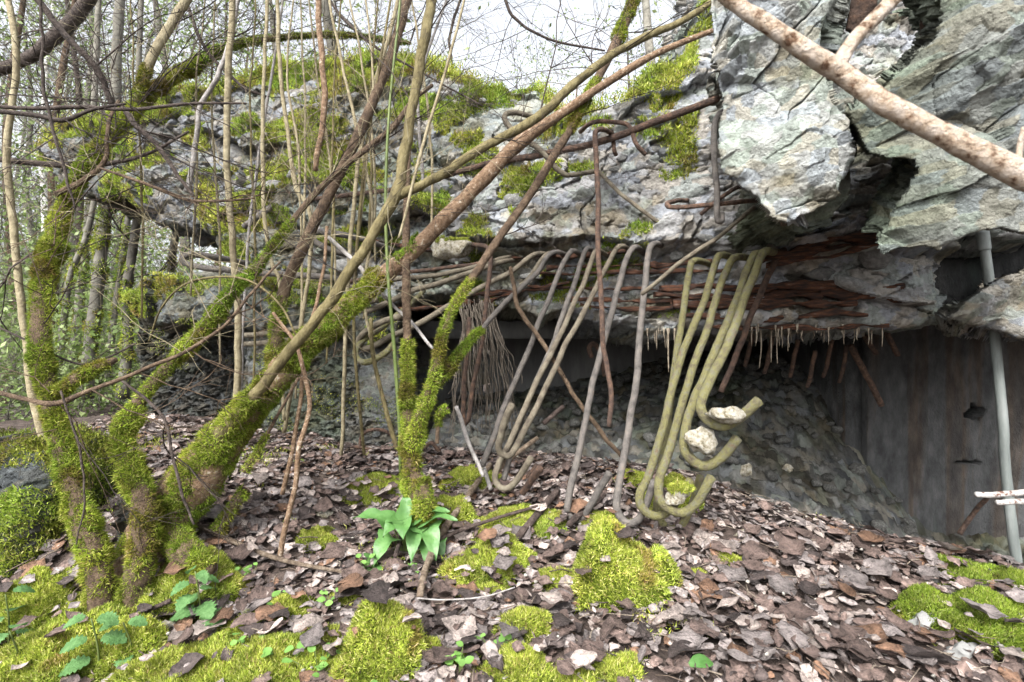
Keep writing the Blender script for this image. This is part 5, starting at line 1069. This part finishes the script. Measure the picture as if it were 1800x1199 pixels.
def seedling(px, py, sc, label, seed, n=9):
    r = np.random.default_rng(seed); base = gp(px, py); b = MB(); o = empty('seedling', label, 'seedling', 'small seedlings on the forest floor', loc=tuple(base)); sb = MB()
    for k in range(n):
        tip = base+np.array((r.normal(0, .022), r.normal(0, .02), r.uniform(.015, .06)))*sc; C = np.array([base, (base+tip)/2, tip]); V, Q, T = tube(C, np.full(3, .0011), 4); sb.add(V, Q, T)
        a = r.uniform(0, 6.28); d = np.array((math.cos(a), math.sin(a), .3)); t = np.linspace(0, 1, 6); ln = .019*sc*r.uniform(.7, 1.3); path = tip+d*ln*t[:, None]
        V, Q = leaf_blade(path, ln*.46*np.array([.3, .85, 1, .9, .6, .05]), .15); b.add(V, Q, None, np.array((.17, .33, .08))*r.uniform(.75, 1.25))
    rel(obj('stems', sb.me('stems', col=False), M['green_stem']), o); rel(obj('leaves', b.me('leaves', smooth=True), M['leaf_new']), o)
for k_, (x, y, s, l) in enumerate([(440,1025,1,'seedling right of the largest nettle'),(480,1080,1.1,'seedling on the leafy moss patch'),(575,1080,1,'seedling above the wide moss sheet'),(500,1180,1.2,'seedlings in the wide moss sheet'),(640,1120,1,'seedling on the round moss cushion'),(645,1165,.9,'seedling at the foot of the round cushion'),
        (875,1155,1,'seedling between the round cushion and the moss lump'),(805,1190,1.3,'seedling with broad leaves on the white stone'),(640,1010,.9,'seedling left of the arum'),(730,1010,.7,'seedling under the arum leaves'),(560,1190,1.2,'seedling near the short pale stick'),(430,1150,1,'seedling left in the moss mound'),(660,1195,1,'lowest seedling by the round cushion'),(875,1000,.6,'tiny seedling on the flat moss patch')]):
    seedling(x, y, s, l, 400+k_)
def single_leaf(px, py, label, sc=1):
    g = gp(px, py, .03); t = np.linspace(0, 1, 8); path = g+np.array((1, .1, 0))*.06*sc*t[:, None]; path[:, 2] += .008*np.sin(np.pi*t); V, Q = leaf_blade(path, .02*sc*np.sin(np.pi*np.clip(t, .05, .98))**.7, .1); b = MB(); b.add(V, Q)
    obj('green_leaf', b.me('green_leaf', smooth=True, col=False), M['arum'], label=label, cat='leaf')
single_leaf(1255, 853, 'single green leaf right of the lowest hooks'); single_leaf(1212, 1194, 'single green leaf cut by the bottom edge')

# ------------------------------------------------------------------ woodland behind
def leaf_cloud(b, r, pts, n, spread, size, cols):
    P0 = pts[r.integers(0, len(pts), n)]+r.normal(0, spread, (n, 3)); d1 = r.normal(0, 1, (n, 3)); d1 /= np.linalg.norm(d1, axis=1)[:, None]; d2 = np.cross(d1, r.normal(0, 1, (n, 3))); d2 /= np.linalg.norm(d2, axis=1)[:, None]
    s = size*r.uniform(.6, 1.4, (n, 1)); V = np.stack([P0-d1*s, P0+d2*s*.55, P0+d1*s, P0-d2*s*.55], 1).reshape(-1, 3); c = np.array(cols)[r.integers(0, len(cols), n)]*r.uniform(.75, 1.25, (n, 1))
    b.add(V, np.arange(4*n).reshape(-1, 4), None, np.repeat(c, 4, 0))
GREEN = [(.13, .19, .055), (.18, .245, .08), (.1, .15, .04), (.24, .3, .13)]
def wood_tree(seed, hgt, rad, m, leaves, lean=0.):
    r = np.random.default_rng(seed); n = 10; pts = [np.zeros(3)]; d = np.array((lean, 0, 1.))
    for i in range(n): d = d+r.normal(0, .06, 3)*np.array((1, 1, .3)); d /= np.linalg.norm(d); pts.append(pts[-1]+d*hgt/n)
    pts = np.array(pts); C = resample(pts, 24); b = MB(); V, Q, T = tube(C, np.linspace(rad, rad*.25, 24)*(1+.5*np.exp(-np.arange(24)/1.5)), 9, bump=.1, seed=seed); b.add(V, Q, T); trunk = b.me('trunk', smooth=True, col=False); trunk.materials.append(M[m])
    b = MB(); E = []
    for k in range(15):
        i = r.integers(4, 24); a = r.uniform(0, 6.28); E += twigs(b, r, C[i], np.array((math.cos(a), math.sin(a), r.uniform(.1, .9))), hgt*r.uniform(.14, .26), rad*.13, 3, (2, 4), .1, .4)
    br = b.me('branches', smooth=True, col=False); br.materials.append(M['bark_grey'])
    cr = None
    if leaves:
        b = MB(); leaf_cloud(b, r, np.array(E), leaves, .2, .032, GREEN); cr = b.me('leaves'); cr.materials.append(M['leaf_new'])
    return trunk, br, cr
VAR = [wood_tree(500, 9, .11, 'bark_grey', 1800, .05), wood_tree(501, 10, .13, 'bark_grey', 1500, -.06), wood_tree(502, 8, .08, 'bark_brown', 2200, .1), wood_tree(503, 9, .09, 'birch', 1200, -.03), wood_tree(504, 7, .06, 'bark_dark', 1600, .15)]
def put_tree(v, X, Y, label, sc=1., rz=0., group='bare woodland trees behind the ruin', name='woodland_tree'):
    o = empty(name, label, 'tree', group, loc=(X, Y, float(G(X, Y))-.05)); o.rotation_euler = (0, 0, rz); o.scale = (sc,)*3
    for nm, me_ in zip(('trunk', 'branches', 'crown'), VAR[v]):
        if me_ is not None: c = bpy.data.objects.new(nm, me_); COL.objects.link(c); c.parent = o
    return o
LT = ['slim grey tree with budding twigs in the wood beyond the ruin', 'sturdy grey tree with budding twigs in the wood beyond the ruin', 'thin brown leafing tree in the wood beyond the ruin', 'white-barked birch in the wood beyond the ruin', 'thin dark leaning tree in the wood beyond the ruin']
r6 = np.random.default_rng(66); cnt = {}
for (px, Y, v, sc) in sorted([(40,9,3,1),(85,13,0,1),(10,7,2,.9),(125,10,1,1),(160,15,3,1.1),(215,12,0,1),(60,18,1,1.2),(190,20,2,1.3),(-60,9,1,1),(-30,14,0,1),(255,16,4,1.2),(110,24,1,1.4),(30,22,0,1.3),(230,26,3,1.4),(640,9,1,1.1),(520,12,0,1.2),(1200,8,1,1),(700,16,3,1.3),(440,10,4,1.2),(360,14,2,1.2),(300,9,0,1),(1120,14,4,1.3),(850,20,0,1.2),(960,17,2,1.2),(150,7,4,1),(75,6.2,2,.8)]):
    cnt[v] = cnt.get(v, -1)+1
    put_tree(v, (px-900)/900*Y, Y, LT[v]+', '+ORD[cnt[v]]+' from the side', sc, r6.uniform(0, 6.28))
# trunks seen between the left stems, mossy
def mossy_trunk(px, py0, Y, pts, label):
    o = empty('mossy_woodland_tree', label, 'tree', 'mossy trunks beyond the slab end', loc=tuple(P(px, py0, Y))); rel(stem('trunk', None, pts, 'bark_grey', moss=[(0, .55, -.08, .1, .1)], ln=.022, wd=.008), o)
    tw, E = twig_part(None, [(p[0], p[1], Y, r6.choice([-1, 1])*.7, .5) for p in pts[2:]], 'bark_dark', int(px), L=.8, depth=2, rad=.008); rel(tw, o)
mossy_trunk(155, 660, 4.6, [(150,700,4.6,40),(160,600,4.6,32),(172,500,4.6,30),(182,400,4.6,28),(200,300,4.6,26),(205,100,4.6,24),(215,-60,4.6,22)], 'thick mossy trunk seen under the slab end')
mossy_trunk(195, 660, 5.2, [(188,680,5.2,16),(200,560,5.2,15),(215,460,5.2,15),(225,380,5.2,14),(240,200,5.2,13),(250,-60,5.2,12)], 'slim yellowish mossy trunk beside the thick one')
mossy_trunk(105, 640, 4.9, [(100,680,4.9,18),(112,560,4.9,16),(125,480,4.9,15),(150,420,4.9,14),(170,330,4.9,13),(200,150,4.9,12)], 'curving green mossy trunk behind the slender tree')
mossy_trunk(225, 640, 4.3, [(215,700,4.3,30),(225,600,4.3,24),(222,520,4.3,22),(235,430,4.3,20),(245,350,4.3,20),(250,250,4.3,18)], 'dark mossy trunk touching the lower slab corner')
mossy_trunk(130, 640, 5.6, [(122,680,5.6,22),(136,560,5.6,20),(150,430,5.6,18),(160,300,5.6,16),(170,80,5.6,14),(175,-60,5.6,14)], 'grey straight trunk behind the thick mossy trunk')
mossy_trunk(290, 520, 4.8, [(295,640,4.8,20),(300,480,4.8,18),(310,400,4.8,16),(318,300,4.8,14)], 'trunk glimpsed through the gap between the slabs')
# undergrowth shrubs
def shrub_var(seed, hgt, nl, sz):
    r = np.random.default_rng(seed); b = MB(); E = []
    for k in range(12):
        a = r.uniform(0, 6.28); E += twigs(b, r, np.array((r.normal(0, .1), r.normal(0, .1), 0)), np.array((math.cos(a)*.5, math.sin(a)*.5, 1)), hgt*r.uniform(.6, 1), .005, 2, (3, 5), .1, .5)
    br = b.me('stems', smooth=True, col=False); br.materials.append(M['bark_grey']); b = MB(); leaf_cloud(b, r, np.array(E), nl, .14, sz, GREEN); cr = b.me('leaves'); cr.materials.append(M['leaf_new']); return br, cr
SV = [shrub_var(600, 1.3, 1500, .028), shrub_var(601, 1.8, 1400, .026), shrub_var(602, .7, 1300, .022)]
SL = ['loose leafing shrub in the wood beyond the leaning trees', 'tall twiggy shrub in the wood beyond the leaning trees', 'low green bush in the wood beyond the leaning trees']
cnt = {}
for k_, (px, Y, v, sc) in enumerate(sorted([(20,4.2,2,1.1),(90,4.6,2,1),(160,5.5,2,1.2),(210,6,0,1),(-30,5,0,1.1),(50,6,0,1.2),(120,7,1,1.2),(230,8,1,1.3),(0,8,1,1.3),(70,10,1,1.5),(180,9,0,1.6),(140,12,1,2),(30,13,1,2.2),(220,13,1,2),(-60,7,1,1.2),(100,16,1,2.5),(-20,18,1,3),(200,18,1,2.8),(280,7,0,1),(300,5.5,2,1.2),(330,8,1,1.3),(360,6,0,1),(255,5,2,.9)])):
    cnt[v] = cnt.get(v, -1)+1
    X = (px-900)/900*Y; o = empty('woodland_shrub', SL[v]+', '+ORD[cnt[v]]+' from the side', 'shrub', 'shrubs in the wood', loc=(X, Y, float(G(X, Y))-.03)); o.rotation_euler = (0, 0, r6.uniform(0, 6.28)); o.scale = (sc,)*3
    for nm, me_ in zip(('stems', 'leaves'), SV[v]): c = bpy.data.objects.new(nm, me_); COL.objects.link(c); c.parent = o
bpy.context.view_layer.update()
